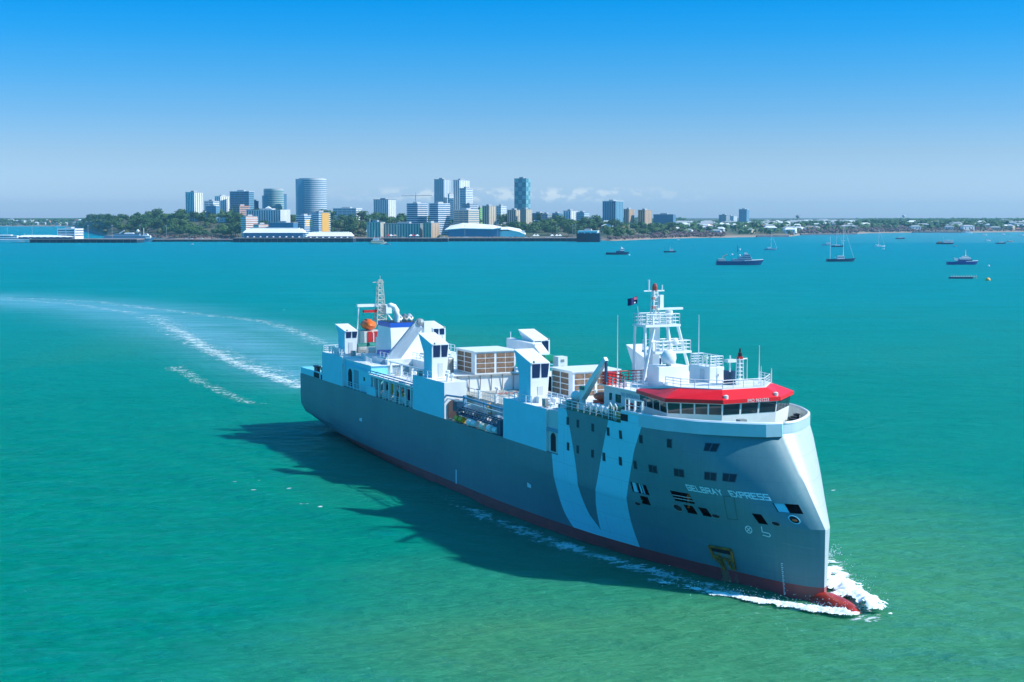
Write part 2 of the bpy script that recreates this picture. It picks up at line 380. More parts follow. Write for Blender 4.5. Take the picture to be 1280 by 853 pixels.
# hull paint: dark grey-blue with two pale swooshes, oxide red boot-topping
m = bpy.data.materials.new('hull_paint'); m.use_nodes = True; nt = m.node_tree; N = nt.nodes; LK = nt.links; bs = N['Principled BSDF']
tco = nd('ShaderNodeTexCoord').outputs['Object']; sep = nd('ShaderNodeSeparateXYZ'); LK.new(tco, sep.inputs[0])
sN = mth('MULTIPLY', sep.outputs['X'], -1/40.); zN = mth('DIVIDE', sep.outputs['Z'], 16.)
def fcurve(pts):
    n = nd('ShaderNodeFloatCurve'); LK.new(zN, n.inputs['Value']); cv = n.mapping.curves[0]
    pts = sorted((z/16, s/40) for s, z in pts)
    cv.points[0].location = pts[0]; cv.points[1].location = pts[-1]
    for p_ in pts[1:-1]: cv.points.new(*p_)
    for p_ in cv.points: p_.handle_type = 'AUTO'
    n.mapping.extend = 'HORIZONTAL'; n.mapping.update(); return n.outputs[0]
S1L = fcurve([(37.6, 9.4), (37.2, 7.5), (36.9, 6), (36.3, 4), (35.4, 2.38), (34.0, 1.1)])
S1R = fcurve([(34.1, 14.9), (32.75, 11.76), (31.4, 7.82), (31.0, 5.6), (30.2, 3.74), (28.6, 2.0), (28.2, 1.2)])
S2L = fcurve([(24.3, 14.9), (25.97, 10.85), (27.4, 6.79), (28.2, 4.91), (28.6, 2.12), (28.5, 1.2)])
S2R = fcurve([(18.15, 14.9), (20.4, 10.24), (21.8, 6.49), (22.3, 4.31), (22.3, 1.39)])
lt = lambda a, b: mth('LESS_THAN', a, b)
below = lt(zN, 9.31/16)
s1 = mth('MULTIPLY', lt(S1R, sN), mth('MAXIMUM', lt(sN, S1L), mth('MULTIPLY', mth('SUBTRACT', 1, below), lt(sN, 39/40))))
s2 = mth('MULTIPLY', lt(S2R, sN), lt(sN, S2L))
top = mth('MULTIPLY', lt(14.76/16, zN), lt(sN, .56))
stripe = mth('MINIMUM', mth('ADD', mth('ADD', s1, s2), top), 1)
HZ = noise(.8, (.3, .3, 1), 5, .6); HV = noise(1.0, (2.2, 2.2, .18), 4, .6); HB = noise(.12, (1, 1, 1), 4, .5)
C_DK = mixc3(mth('MULTIPLY', rng(HV, .45, .75), .5), (0.065, 0.205, 0.245), (0.10, 0.24, 0.27))
C_DK = mixc3(mth('MULTIPLY', rng(HB, .4, .7), .4), C_DK, (0.035, 0.12, 0.18))
C_ST = mixc3(mth('MULTIPLY', rng(HZ, .4, .7), .25), (0.20, 0.74, 0.90), (0.17, 0.66, 0.84))
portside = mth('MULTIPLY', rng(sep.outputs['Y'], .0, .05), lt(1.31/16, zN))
c = mixc3(stripe, C_DK, C_ST)
c = mixc3(mth('MULTIPLY', portside, mth('ADD', .75, mth('MULTIPLY', HZ, .2))), c, (0.50, 0.53, 0.57))  # port side mixed lighter: its sunlit brightness is put into the colour
# plate seams and scuffs
bk = nd('ShaderNodeTexBrick'); cx_ = nd('ShaderNodeCombineXYZ'); LK.new(sep.outputs['X'], cx_.inputs[0]); LK.new(sep.outputs['Z'], cx_.inputs[1]); LK.new(cx_.outputs[0], bk.inputs['Vector'])
bk.inputs['Scale'].default_value = 1; bk.inputs['Brick Width'].default_value = 5.6; bk.inputs['Row Height'].default_value = 2.15; bk.inputs['Mortar Size'].default_value = .035; bk.inputs['Mortar Smooth'].default_value = .6
c = mixc3(mth('MULTIPLY', bk.outputs['Fac'], .22), c, (0.03, 0.08, 0.11))
SC = mth('MULTIPLY', rng(noise(1.2, (.25, .25, 2.6), 5, .7, .6), .62, .70), .28)
c = mixc3(SC, c, (0.20, 0.34, 0.42))
VR = mth('MULTIPLY', rng(noise(1.0, (2.4, 2.4, .12), 4, .65, 0), .62, .74), .30)
c = mixc3(VR, c, (0.10, 0.11, 0.09))
# oxide and rust
RT = mth('MULTIPLY', rng(noise(.9, (1.4, 1.4, .35), 6, .7, .5), .60, .72), .55)
lowm = rng(sep.outputs['Z'], 5.0, 1.0)
c = mixc3(mth('MULTIPLY', mth('MULTIPLY', RT, lowm), .55), c, (0.22, 0.12, 0.06))
anch = mth('MULTIPLY', mth('MULTIPLY', mth('MULTIPLY', lt(8.9/40, sN), lt(sN, 11.3/40)), lt(zN, 2.9/16)), rng(noise(.9, (1.5, 1.5, .3), 4, .6, .5), .47, .55))
c = mixc3(mth('MULTIPLY', anch, .85), c, (0.30, 0.17, 0.04))
boot = lt(zN, 1.3/16)
CB = mixc3(rng(noise(.7, (.5, .5, 1.2), 5, .6), .4, .7), (0.38, 0.04, 0.045), (0.22, 0.03, 0.035))
c = mixc3(mth('MULTIPLY', boot, mth('SUBTRACT', 1, mth('MULTIPLY', anch, .7))), c, CB)
LK.new(c, bs.inputs['Base Color']); bs.inputs['Roughness'].default_value = .46; bs.inputs['Specular IOR Level'].default_value = .95
# faint plate dishing
bp = nd('ShaderNodeBump'); bp.inputs['Strength'].default_value = .35; bp.inputs['Distance'].default_value = .06
LK.new(noise(.55, (1, 1, .8), 2, .5), bp.inputs['Height']); LK.new(bp.outputs[0], bs.inputs['Normal'])
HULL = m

ZL = [-1.5, -.6, .3, 1.3, 2.6, 4.2, 5.6, 6.62, 6.8, 7.45, 7.7, 8.1, 8.7, 8.9, 9.3, 10.4, 11.5, 12.6, 13.8, 14.75, 14.9, 16.0]
SG = [0, .08, .18, .32, .5, .7, 1, 1.5, 2, 2.6, 3.4, 4.3, 5.2, 6, 7, 8, 9, 10.35, 11.4, 11.5, 12.05, 13.2, 14, 15, 16.3, 17.65, 18.1, 19.25, 20.25, 21.5, 22.7, 24, 26, 28, 30, 33, 36] + list(np.linspace(39.5, 134, 33))
HOLES = [(11.5, 14.0, 7.7, 8.7), (12.05, 13.2, 6.62, 7.45), (10.35, 11.4, 6.62, 7.45), (18.1, 19.25, 6.62, 7.45), (4.3, 5.2, 6.8, 7.7), (17.65, 20.25, 7.7, 8.7), (.7, 2.6, 8.1, 8.9)]
def sig(g, z): return g if g >= 30 else stem(z)+g*(1-stem(z)/30)
def hp(g, z, off=0.0, side=-1):
    s = sig(g, z); z = max(z, lerpt(ZB, s)) if s > 70 else z
    w = hb(s, z)
    if off:
        e = .25; dw = (hb(s+e, z)-hb(max(s-e, stem(z)), z))/(2*e) if s-stem(z) > .3 else 1.2
        l = math.hypot(1, dw); s = s-off*dw/l; w = w+off/l
    return (s, side*w, z)
hm = M_()
for side in (-1, 1):
    for i in range(len(SG)-1):
        for k in range(len(ZL)-1):
            z0, z1, g0, g1 = ZL[k], ZL[k+1], SG[i], SG[i+1]
            if z0 >= 9.3 and g0 >= 36: continue
            if z0 >= 14.75 and g0 >= 19.25: continue
            if side == -1 and any(a <= g0+1e-6 and g1 <= b+1e-6 and c0 <= z0+1e-6 and z1 <= d0+1e-6 for a, b, c0, d0 in HOLES): continue
            q = [hp(g0, z0, 0, side), hp(g1, z0, 0, side), hp(g1, z1, 0, side), hp(g0, z1, 0, side)]
            if abs(q[0][2]-q[3][2]) < 1e-4 and abs(q[1][2]-q[2][2]) < 1e-4: continue
            hm.add(q, [(0, 1, 2, 3)])
for i in range(len(SG)-1):    # bottom
    a, b = hp(SG[i], -1.5), hp(SG[i+1], -1.5); hm.add([a, b, (b[0], -b[1], b[2]), (a[0], -a[1], a[2])], [(0, 1, 2, 3)])
tr = [hp(134, z) for z in ZL if 1.5 <= z <= 9.3]; tr = [hp(134, -1)] + tr
hm.add(tr + [(a, -b, c_) for a, b, c_ in tr[::-1]], [tuple(range(2*len(tr)))])
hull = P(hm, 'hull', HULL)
bm = bmesh.new(); bm.from_mesh(hull.data); bmesh.ops.remove_doubles(bm, verts=bm.verts, dist=.002); bmesh.ops.recalc_face_normals(bm, faces=bm.faces)
for f in bm.faces: f.smooth = True
for e in bm.edges:
    if len(e.link_faces) == 2 and e.calc_face_angle(0) > R(22): e.smooth = False
bm.to_mesh(hull.data); bm.free()

# bulbous bow
b = M_(); prof = []
for i in range(17):
    t_ = i/16; s_ = 1.6-7.4*t_; r_ = 1.55*math.sqrt(max(0.0, 1-max(0, (t_-.40)/.60)**2.4))*(.72+.28*min(1, t_/.3)) + .02
    prof.append([(s_, r_*.95*math.cos(a), -.55+r_*math.sin(a)-.35*t_*t_) for a in [2*math.pi*k/24 for k in range(24)]])
b.loft(prof); P(b, 'bulbous_bow', mat('bulb_antifouling_red', (0.58, 0.045, 0.02), 0.3, var=.45, vscale=.8), smooth=True)

# mooring deck behind the bow openings
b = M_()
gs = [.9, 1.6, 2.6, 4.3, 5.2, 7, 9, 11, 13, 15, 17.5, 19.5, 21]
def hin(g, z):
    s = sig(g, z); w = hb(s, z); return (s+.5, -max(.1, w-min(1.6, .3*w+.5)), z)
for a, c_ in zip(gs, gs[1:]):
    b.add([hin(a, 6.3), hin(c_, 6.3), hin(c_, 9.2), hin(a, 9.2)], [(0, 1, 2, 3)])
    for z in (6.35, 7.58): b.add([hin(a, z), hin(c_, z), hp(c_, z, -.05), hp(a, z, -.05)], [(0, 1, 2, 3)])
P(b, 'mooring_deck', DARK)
for a, w_, m_ in ((1.75, .8, PALE), (19.55, .6, PALE), (18.85, .15, PALE), (18.5, .08, PALE), (12.75, .06, DARK)):
    b = M_(); z0, z1 = (8.1, 8.9) if a < 5 else (7.7, 8.7)
    b.hexa([hp(a, z0, -.25), hp(a+w_, z0, -.25), hp(a+w_, z0, -.12), hp(a, z0, -.12), hp(a, z1, -.25), hp(a+w_, z1, -.25), hp(a+w_, z1, -.12), hp(a, z1, -.12)])
    P(b, 'opening_shutter', m_)
b = M_()
for z in (7.95, 8.25):
    b.tube([hp(g, z, -.1) for g in (11.4, 12.2, 13, 14.1)], .03, 4)
P(b, 'opening_rail', WHITE)
def hull_disc(g, z, rg, rz, name, mt, off=.03, n=20, ring=None):
    b = M_(); pts = [hp(g+rg*math.cos(2*math.pi*k/n), z+rz*math.sin(2*math.pi*k/n), off) for k in range(n)]
    inn = [hp(g+rg*math.cos(2*math.pi*k/n), z+rz*math.sin(2*math.pi*k/n), -.02) for k in range(n)]
    b.loft([inn, pts]); return P(b, name, mt)
for g, z, rg, rz in ((19.97, 6.5, .42, .16), (14.2, 6.98, .48, .3), (9.78, 6.82, .42, .16), (3.45, 7.0, .35, .17), (1.62, 7.55, .36, .3)):
    hull_disc(g, z, rg*1.2, rz*1.25, 'fairlead', GREYM if g != 1.62 else PALE, .05)
    hull_disc(g, z, rg, rz, 'fairlead_mouth', DARK, .07)
hull_disc(1.6, 7.5, .2, .1, 'mooring_rope', ORANGE, .09)

# accommodation windows
def s2g(s, z): return s if s >= 30 else (s-stem(z))/(1-stem(z)/30)
def hull_rect(g0, g1, z0, z1, off, name, mt, parent=None, true_s=False):
    b = M_(); q = [(g0, z0), (g1, z0), (g1, z1), (g0, z1)]
    if true_s: q = [(s2g(g, z), z) for g, z in q]
    o = [hp(g, z, off) for g, z in q]; i_ = [hp(g, z, -.03) for g, z in q]
    b.loft([i_, o]); return P(b, name, mt, parent)
PANE = mat('cabin_glass', (0.01, 0.03, 0.05), .35, spec=.25)
FRAMEM = mat('window_frame_paint', (0.04, 0.10, 0.15), .5)
WINS = [(s, 13.5, .42, .78) for s in (33.6, 31.2, 27.8, 24.45, 21.9, 18.35)] + [(14.4, 13.55, .5, .8), (9.98, 13.6, .45, .7), (10.52, 13.6, .45, .7)] \
     + [(s, 10.65, .42, .78) for s in (33.5, 31.2, 27.9, 25.5, 22.3, 19.6)] + [(17.15, 10.62, .5, .7), (16.55, 10.62, .5, .7), (13.65, 10.7, .5, .7), (13.05, 10.7, .5, .7), (10.2, 10.8, .5, .7), (9.6, 10.8, .5, .7), (8.4, 10.88, .5, .7), (7.82, 10.88, .5, .7)]
for g, z, w_, h_ in WINS:
    fr = hull_rect(g-w_/2-.06, g+w_/2+.06, z-h_/2-.06, z+h_/2+.06, .035, 'window', FRAMEM, None, True)
    hull_rect(g-w_/2, g+w_/2, z-h_/2, z+h_/2, .05, 'pane', PANE, fr, True)
# side shell door and its outline, anchor pocket
b = M_()
for g, z0, z1 in ((8.5, 6.75, 9.0), (7.35, 6.8, 9.1)):
    gg = sig(0, 0)
for (ga, za), (gb, zb_) in (((7.15, 9.0), (8.55, 6.75)), ((5.95, 9.1), (7.45, 6.8)), ((7.15, 9.0), (5.95, 9.1)), ((8.55, 6.75), (7.45, 6.8))):
    b.tube([hp(ga+(gb-ga)*k/4, za+(zb_-za)*k/4, .01) for k in range(5)], .035, 4)
P(b, 'shell_door', mat('door_seam', (.05, .16, .14), .6))
anchor = hull_rect(9.0, 11.5, 2.95, 3.4, .04, 'anchor_pocket', DARK)
b = M_()
for pts in ([(11.6, 3.45), (8.9, 3.55)], [(11.6, 3.45), (11.4, 2.4), (10.4, 1.7)], [(8.9, 3.5), (8.9, 1.6)], [(11.3, 2.5), (9.0, 2.35)], [(10.6, 2.4), (10.3, 1.2)], [(9.6, 2.35), (9.4, 1.6), (8.9, 1.5)]):
    b.tube([hp(g, z, .12) for g, z in pts], .13, 6)
P(b, 'anchor', RUST)

# lettering (built-in font turned into mesh and laid on the plating)
def text_geo(txt, w, h):
    cu = bpy.data.curves.new('lettering', 'FONT'); cu.body = txt; cu.size = 1; cu.resolution_u = 3
    o = bpy.data.objects.new('lettering', cu); col.objects.link(o); dg = bpy.context.evaluated_depsgraph_get()
    mm = bpy.data.meshes.new_from_object(o.evaluated_get(dg)); col.objects.unlink(o); bpy.data.objects.remove(o)
    v = [(p.co.x, p.co.y) for p in mm.vertices]; f = [tuple(p.vertices) for p in mm.polygons]
    x0 = min(a for a, _ in v); x1 = max(a for a, _ in v); y0 = min(b_ for _, b_ in v); y1 = max(b_ for _, b_ in v)
    return [((a-x0)/(x1-x0)*w, (b_-y0)/(y1-y0)*h) for a, b_ in v], f
def lettering(txt, w, h, place, name='lettering', mt=None, parent=None):
    v, f = text_geo(txt, w, h); b = M_(); b.add([place(a, c_) for a, c_ in v], f); return P(b, name, mt or LETTER, parent, recalc=False)
BLK = {'G': [(1,4,1,3.4),(0,4,1,4),(0,0,0,4),(0,0,1,0),(1,0,1,2),(.5,2,1,2)], 'E': [(0,0,0,4),(0,4,1,4),(0,2,.8,2),(0,0,1,0)], 'L': [(0,0,0,4),(0,0,1,0)],
       'B': [(0,0,0,4),(0,4,.9,4),(0,2,.9,2),(0,0,1,0),(.9,4,.9,2),(1,2,1,0)], 'R': [(0,0,0,4),(0,4,1,4),(1,4,1,2),(0,2,1,2),(.4,2,1,0)],
       'A': [(0,0,.5,4),(.5,4,1,0),(.2,1.4,.8,1.4)], 'Y': [(0,4,.5,2),(1,4,.5,2),(.5,2,.5,0)], 'X': [(0,0,1,4),(0,4,1,0)],
       'P': [(0,0,0,4),(0,4,1,4),(1,4,1,2),(0,2,1,2)], 'S': [(1,4,0,4),(0,4,0,2),(0,2,1,2),(1,2,1,0),(1,0,0,0)]}
def ship_name(word, g0, g1, z0, z1):
    n = len(word); b = M_(); pitch = (g0-g1)/n; cw = pitch*.70; sw = .062
    for i, ch in enumerate(word):
        for x0, y0, x1, y1 in BLK[ch]:
            pa = [(x0, y0), (x1, y1)]; dx = (x1-x0)*cw; dy = (y1-y0)/4*(z1-z0); l = math.hypot(dx, dy); ux, uy = -dy/l*sw, dx/l*sw; ex, ey = dx/l*sw*.9, dy/l*sw*.9
            def pt(x, y, q, e):
                g = g0-(i*pitch+x*cw+q*ux+e*ex); z = z0+y/4*(z1-z0)+q*uy+e*ey
                return hp(g, z, .03)
            b.add([pt(x0, y0, -1, -1), pt(x1, y1, -1, 1), pt(x1, y1, 1, 1), pt(x0, y0, 1, -1)], [(0, 1, 2, 3)])
    P(b, 'ship_name', LETTER, recalc=False)
ship_name('GELBRAY', 11.2, 6.95, 9.1, 9.58); ship_name('EXPRESS', 6.2, 2.45, 9.12, 9.6)
# bow thruster and bulb marks
b = M_()
for k in range(20):
    a0, a1 = 2*math.pi*k/20, 2*math.pi*(k+1)/20
    b.add([hp(6.4+r_*math.cos(a), 6.0+r_*math.sin(a), .03) for a, r_ in ((a0, .30), (a1, .30), (a1, .39), (a0, .39))], [(0, 1, 2, 3)])
for a in (math.pi/4, 3*math.pi/4):
    c_, s_ = math.cos(a), math.sin(a)
    b.add([hp(6.4+c_*u-s_*v_, 6.0+s_*u+c_*v_, .034) for u, v_ in ((-.3, -.045), (.3, -.045), (.3, .045), (-.3, .045))], [(0, 1, 2, 3)])
P(b, 'thruster_mark', LETTER, recalc=False)
b = M_()
for x0, y0, x1, y1 in ((4.95, 6.55, 4.95, 6.0), (4.95, 6.0, 4.3, 5.95), (4.3, 5.95, 4.2, 5.75), (4.2, 5.75, 4.35, 5.6), (4.35, 5.6, 4.95, 5.7)):
    l = math.hypot(x1-x0, y1-y0); ux, uy = -(y1-y0)/l*.045, (x1-x0)/l*.045
    b.add([hp(x0-ux, y0-uy, .03), hp(x1-ux, y1-uy, .03), hp(x1+ux, y1+uy, .03), hp(x0+ux, y0+uy, .03)], [(0, 1, 2, 3)])
P(b, 'bulb_mark', LETTER, recalc=False)
for k in range(16):
    z = .1+k*.2; b = M_(); w_ = .22 if k % 2 else .16
    b.add([hp(3.45, z, .03), hp(3.45-w_, z, .03), hp(3.45-w_, z+.09, .03), hp(3.45, z+.09, .03)], [(0, 1, 2, 3)])
    P(b, 'draught_mark', LETTER, recalc=False)
b = M_(); b.add([hp(g, z, .03) for g, z in ((65.1, 1.25), (65.5, 1.25), (65.5, 3.1), (65.1, 3.1))], [(0, 1, 2, 3)]); P(b, 'loading_mark', LETTER, recalc=False)
for q in (((43.2, 4.3), (44.2, 4.3), (44.2, 4.9), (43.2, 4.7)), ((102.2, 4.8), (103.4, 4.8), (103.4, 5.2), (102.2, 5.4))):
    b = M_(); b.add([hp(g, z, .03) for g, z in q], [(0, 1, 2, 3)]); P(b, 'tug_mark', LETTER, recalc=False)

# decks
def outline(s0, s1, z, ins=0.0, n=30):
    ss = [s0+(s1-s0)*(k/n)**1.6 for k in range(n+1)]; l = [(s, -max(0.02, hb(s, z)-ins)) for s in ss]; return l + [(s, -t) for s, t in l[::-1]]
b = M_(); b.prism(outline(36.2, 133.9, 9.2, .04), 9.1, 9.27); P(b, 'main_deck', mat('main_deck_paint', (.20, .30, .26), .7, var=.3, vscale=.3))
b = M_(); b.prism(outline(7.3, 35.9, 14.5, .1), 14.3, 14.6); P(b, 'fore_deck', GREEN)
b = M_()   # bulkhead at the break
b.box(35.9, 36.0, -9.6, 9.6, 9.27, 14.6); P(b, 'break_bulkhead', PALE)
# inner face and rounded cap of the bow bulwark
b = M_(); gs = [.02, .18, .32, .5, 1, 2, 3.4, 5.2, 7, 9, 11.5, 14, 16.3, 19.2]
for side in (-1, 1):
    for a, c_ in zip(gs, gs[1:]):
        q = lambda g, z, o: hp(g, z, o, side)
        b.add([q(a, 14.7, -.3), q(c_, 14.7, -.3), q(c_, 15.98, -.3), q(a, 15.98, -.3)], [(0, 1, 2, 3)])
    b.tube([hp(g, 16.0, -.1, side) for g in gs], .16, 8)
P(b, 'bow_bulwark', WHITE, smooth=True)
# overhanging fascia round the starboard bow, below the bridge
b = M_(); rings = []
for g in np.linspace(-.0, 15.2, 26):
    ov = .10+.55*max(0, 1-g/9); g = max(g, .02)
    o0, o1 = hp(g, 14.78, ov*.75), hp(g, 16.03, ov); i0, i1 = hp(g, 14.78, -.02), hp(g, 16.03, -.05)
    rings.append([i0, o0, o1, i1])
b.loft(rings); P(b, 'bow_fascia', mat('fascia_paint', (0.40, 0.60, 0.70), .4, var=.05))
# ------------------------------------------------------------------ casings, towers and houses on deck
def box(name, mt, *a, parent=None, bevel=0): return P(M_().box(*a), name, mt, parent, bevel=bevel)
# central block with the sunken working deck
box('centre_casing', WHITE, 99.5, 111.5, -6.6, 6.6, 9.27, 14.4)
box('centre_casing', WHITE, 74, 81, -6.6, 6.6, 9.27, 14.4)
box('centre_casing', WHITE, 81, 99.5, -2.5, 6.6, 9.27, 14.4)
box('centre_casing', WHITE, 81, 99.5, -6.3, -2.5, 9.27, 12.15)
box('centre_casing', WHITE, 36.0, 50.7, -6.6, 6.6, 9.27, 14.4)
box('centre_casing', WHITE, 50.7, 74, -5.6, 6.5, 9.27, 12.1)
box('working_deck', DECK, 50.75, 73.9, -5.9, 6.4, 12.1, 12.16)
box('aft_deckhouse', PALE, 99.5, 121.8, -9.25, 9.25, 9.27, 13.56)
box('aft_deckhouse_roof', WHITE, 99.3, 121.9, -9.35, 9.35, 13.56, 13.64)
b = M_()
for k in range(8):
    t = -5.9+k*1.68; b.tube([(73.95, t, 12.2), (73.75, t, 14.4)], .07, 4)
b.box(73.8, 73.95, -6.5, 6.5, 14.15, 14.4); P(b, 'deck_break_stiffener', GREYM)
for sgn in (-1, 1):
    q = lambda t: sgn*t
    for s0, s1, z1 in ((111.5, 121.8, 14.0), (69.3, 80.8, 14.12), (39.0, 50.7, 14.22)):
        b = M_(); b.m = 0
        b.add([(s0, q(9.8), 9.3), (s1, q(9.8), 9.3), (s1, q(9.8), z1), (s0, q(9.8), z1)], [(0, 1, 2, 3)])
        b.m = 1
        b.add([(s0, q(9.8), 9.3), (s0, q(6.6), 9.3), (s0, q(6.6), z1), (s0, q(9.8), z1)], [(0, 1, 2, 3)])
        b.add([(s1, q(9.8), 9.3), (s1, q(6.6), 9.3), (s1, q(6.6), z1), (s1, q(9.8), z1)], [(0, 1, 2, 3)])
        b.add([(s0, q(9.8), z1), (s1, q(9.8), z1), (s1, q(6.4), z1), (s0, q(6.4), z1)], [(0, 1, 2, 3)])
        P(b, 'side_casing', [PALE, WHITE])  # outboard face bluer than the sunlit faces: shade put into the colour
    for sf, zf, sb, zb_, sl_ in ((113.3, 17.9, 118.2, 18.75, 116.6), (75.6, 18.7, 80.7, 19.95, 78.5), (44.7, 18.9, 49.3, 20.2, 47.9)):
        to, ti, tt = 9.0 if sf < 100 else 8.7, 6.85, 6.45
        prof = [(sf, 14.05), (sf, zf), (sb, zb_), (sl_, 17.2), (sl_, 14.05)]
        inn = [(s, q(ti if z < 17.3 else tt), z) for s, z in prof]; outr = [(s, q(to), z) for s, z in prof]
        b = M_(); n = 5
        b.m = 0; b.add(outr, [tuple(range(n))]); b.m = 1; b.add(inn, [tuple(range(n))])
        b.m = 1; b.add(outr+inn, [(i, (i+1) % n, n+(i+1) % n, n+i) for i in range(n)])
        tw = P(b, 'ventilation_tower', [PALE, WHITE])  # outer side coloured as shaded, the other faces white as sunlit
        zt = zf-.12; w_ = (to-tt-.5)/2
        for k in range(2):
            a0 = to-.22-k*(w_+.14); zb0 = zf-1.75 if sf < 100 else zf-1.1
            c0, c1 = a0, a0-w_; d0, d1 = (a0, a0-w_*.92) if k == 0 else (a0-.05, a0-w_*.80)
            b = M_(); b.hexa([(sf-.05, q(d0), zb0), (sf-.05, q(d1), zb0), (sf+.02, q(d1), zb0), (sf+.02, q(d0), zb0),
                              (sf-.05, q(c0), zt), (sf-.05, q(c1), zt), (sf+.02, q(c1), zt), (sf+.02, q(c0), zt)])
            P(b, 'tower_window', mat('tower_glass', (.012, .03, .09), .15), tw)
        P(M_().box(sf-.05, sf+.02, *sorted((q(7.4), q(8.1))), 14.3, 16.1), 'tower_door', mat('door_white', (.6, .62, .64), .5), tw)
        P(M_().lathe((sf-.25, q(to-.3), zf+.02), [(.02, 0), (.14, 0), (.14, .22), (.02, .28)], 8), 'tower_lamp', GREYM, tw)
        b = M_(); b.box(sf-.2, sb+.1, q(to+.06), q(tt-.15), zf, zf+.01) if False else None
        b = M_().rail([(sf-1.6, q(9.65), 14.15), (sb+1.6, q(9.65), 14.15)], 1.0, 1.4, .05, 2); P(b, 'casing_railing', WHITE)
# recess pillar between casing and forecastle side, with arched opening
for sgn in (-1, 1):
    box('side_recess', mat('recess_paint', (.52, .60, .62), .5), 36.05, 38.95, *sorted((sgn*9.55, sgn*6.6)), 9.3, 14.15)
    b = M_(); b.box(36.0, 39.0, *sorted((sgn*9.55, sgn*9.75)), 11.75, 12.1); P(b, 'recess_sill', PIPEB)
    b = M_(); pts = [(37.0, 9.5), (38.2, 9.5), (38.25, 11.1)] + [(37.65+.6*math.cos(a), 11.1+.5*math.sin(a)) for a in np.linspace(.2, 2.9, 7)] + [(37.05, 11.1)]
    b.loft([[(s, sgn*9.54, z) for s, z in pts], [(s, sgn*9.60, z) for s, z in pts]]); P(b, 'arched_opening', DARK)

# aft deckhouse openings (starboard side)
b = M_(); pts = [(108.3, 9.5), (110.0, 9.5), (110.1, 11.5)] + [(109.2+.85*math.cos(a), 11.5+.8*math.sin(a)) for a in np.linspace(.2, 2.9, 7)] + [(108.35, 11.5)]
b.loft([[(s, -9.24, z) for s, z in pts], [(s, -9.30, z) for s, z in pts]]); P(b, 'arched_opening', DARK)
P(M_().box(105.3, 107.4, -9.3, -9.24, 9.5, 12.3), 'door', mat('door_blue_grey', (.20, .33, .42), .5))  # flat blue-grey door
P(M_().box(102.3, 102.9, -9.3, -9.24, 11.0, 11.6), 'porthole', GLASS)
P(M_().box(96.3, 100.2, -9.75, -9.65, 9.3, 10.6), 'side_bulwark', PALE)
P(M_().tube([(111.5, -9.6, 12.9), (99.4, -9.6, 12.7)], .09, 6), 'handrail', PALE)
P(M_().rail([(111.3, -9.65, 9.3), (97, -9.65, 9.3)], 1.0, 1.5, .04, 3), 'side_railing', WHITE)

# starboard bay between the aft and midship casings
for k, s in enumerate(np.linspace(97.6, 82.2, 8)):
    P(M_().box(s-.16, s+.16, -9.6, -9.25, 9.3, 12.5), 'bay_post', WHITE)
    if k % 2 == 0: P(M_().box(s-.14, s+.14, -6.9, -6.6, 12.6, 14.2), 'bay_post', WHITE)
P(M_().box(81, 99.4, -9.7, -9.2, 12.2, 12.42), 'bay_beam', WHITE)
P(M_().box(81, 99.4, -9.2, -6.6, 12.1, 12.22), 'bay_beam', WHITE)
for z, t in ((12.62, -9.7), (12.95, -9.6)): P(M_().tube([(98.6, t, z), (80.9, t, z)], .09, 6), 'ventilation_pipe', PIPEB)
P(M_().tube([(98.4, -9.7, 12.2), (80.9, -9.7, 11.9)], .06, 6), 'ventilation_pipe', WHITE)
for s, c_, h_ in ((95.5, NAVY, 1.8), (94.2, NAVY, 1.6), (92.8, YELLOW, 2.2), (90.6, mat('brown_crate', (.30, .15, .08), .7, var=.4), 1.6), (88.6, YELLOW, 1.2), (86.8, mat('purple_hose_reel', (.16, .05, .15), .6), 2.0), (84.6, NAVY, 1.9), (83.2, YELLOW, 2.0)):
    P(M_().lathe((s, -8.0, 9.3), [(.02, 0), (.55, 0), (.55, h_*.45), (.35, h_*.5), (.5, h_*.55), (.5, h_), (.02, h_)], 10), 'machinery_drum', c_)
P(M_().tube([(89.5, -9.3, 12.2), (85.3, -9.3, 9.6)], .10, 5), 'diagonal_brace', WHITE)
P(M_().rail([(96, -9.75, 9.3), (81, -9.75, 9.3)], .95, 1.3, .045, 3), 'side_railing', WHITE)
P(M_().tube([(98.5, -6.7, 14.3), (81, -6.7, 14.3)], .12, 5), 'frame_beam', WHITE)
P(M_().rail([(98.5, -6.2, 12.15), (84.5, -6.2, 12.15)], 1.0, 1.5, .045, 3), 'side_railing', WHITE)

# starboard bay between the midship and forward casings
P(M_().tube([(69.4, -9.5, 12.45), (64.8, -9.5, 12.7), (63.2, -9.6, 12.85), (50.8, -9.6, 12.7)], .13, 6), 'ventilation_pipe', PIPEB)
P(M_().tube([(69.4, -9.3, 12.0), (64.0, -9.4, 12.2), (50.8, -9.4, 12.15)], .07, 6), 'ventilation_pipe', WHITE)
P(M_().box(62.9, 63.3, -9.7, -9.3, 11.6, 13.1), 'pipe_hanger', PIPEB)
P(M_().tube([(56.9, -9.55, 12.0), (56.9, -9.55, 13.0)], .1, 6), 'pipe_hanger', PIPEB)
for s in (66.5, 61.2, 56.6, 52.4): P(M_().box(s-.2, s+.2, -6.1, -5.7, 12.1, 13.2), 'bay_post', WHITE)
P(M_().rail([(73.5, -5.8, 12.16), (51, -5.8, 12.16)], 1.0, 1.7, .045, 2), 'deck_railing', WHITE)
P(M_().box(50.8, 69.2, -9.2, -6.5, 9.28, 9.34), 'bay_floor', DECK)
b = M_(); pts = [(66.9, 9.4), (68.6, 9.4), (68.7, 11.2)] + [(67.75+.85*math.cos(a), 11.2+.7*math.sin(a)) for a in np.linspace(.2, 2.9, 7)] + [(66.9, 11.2)]
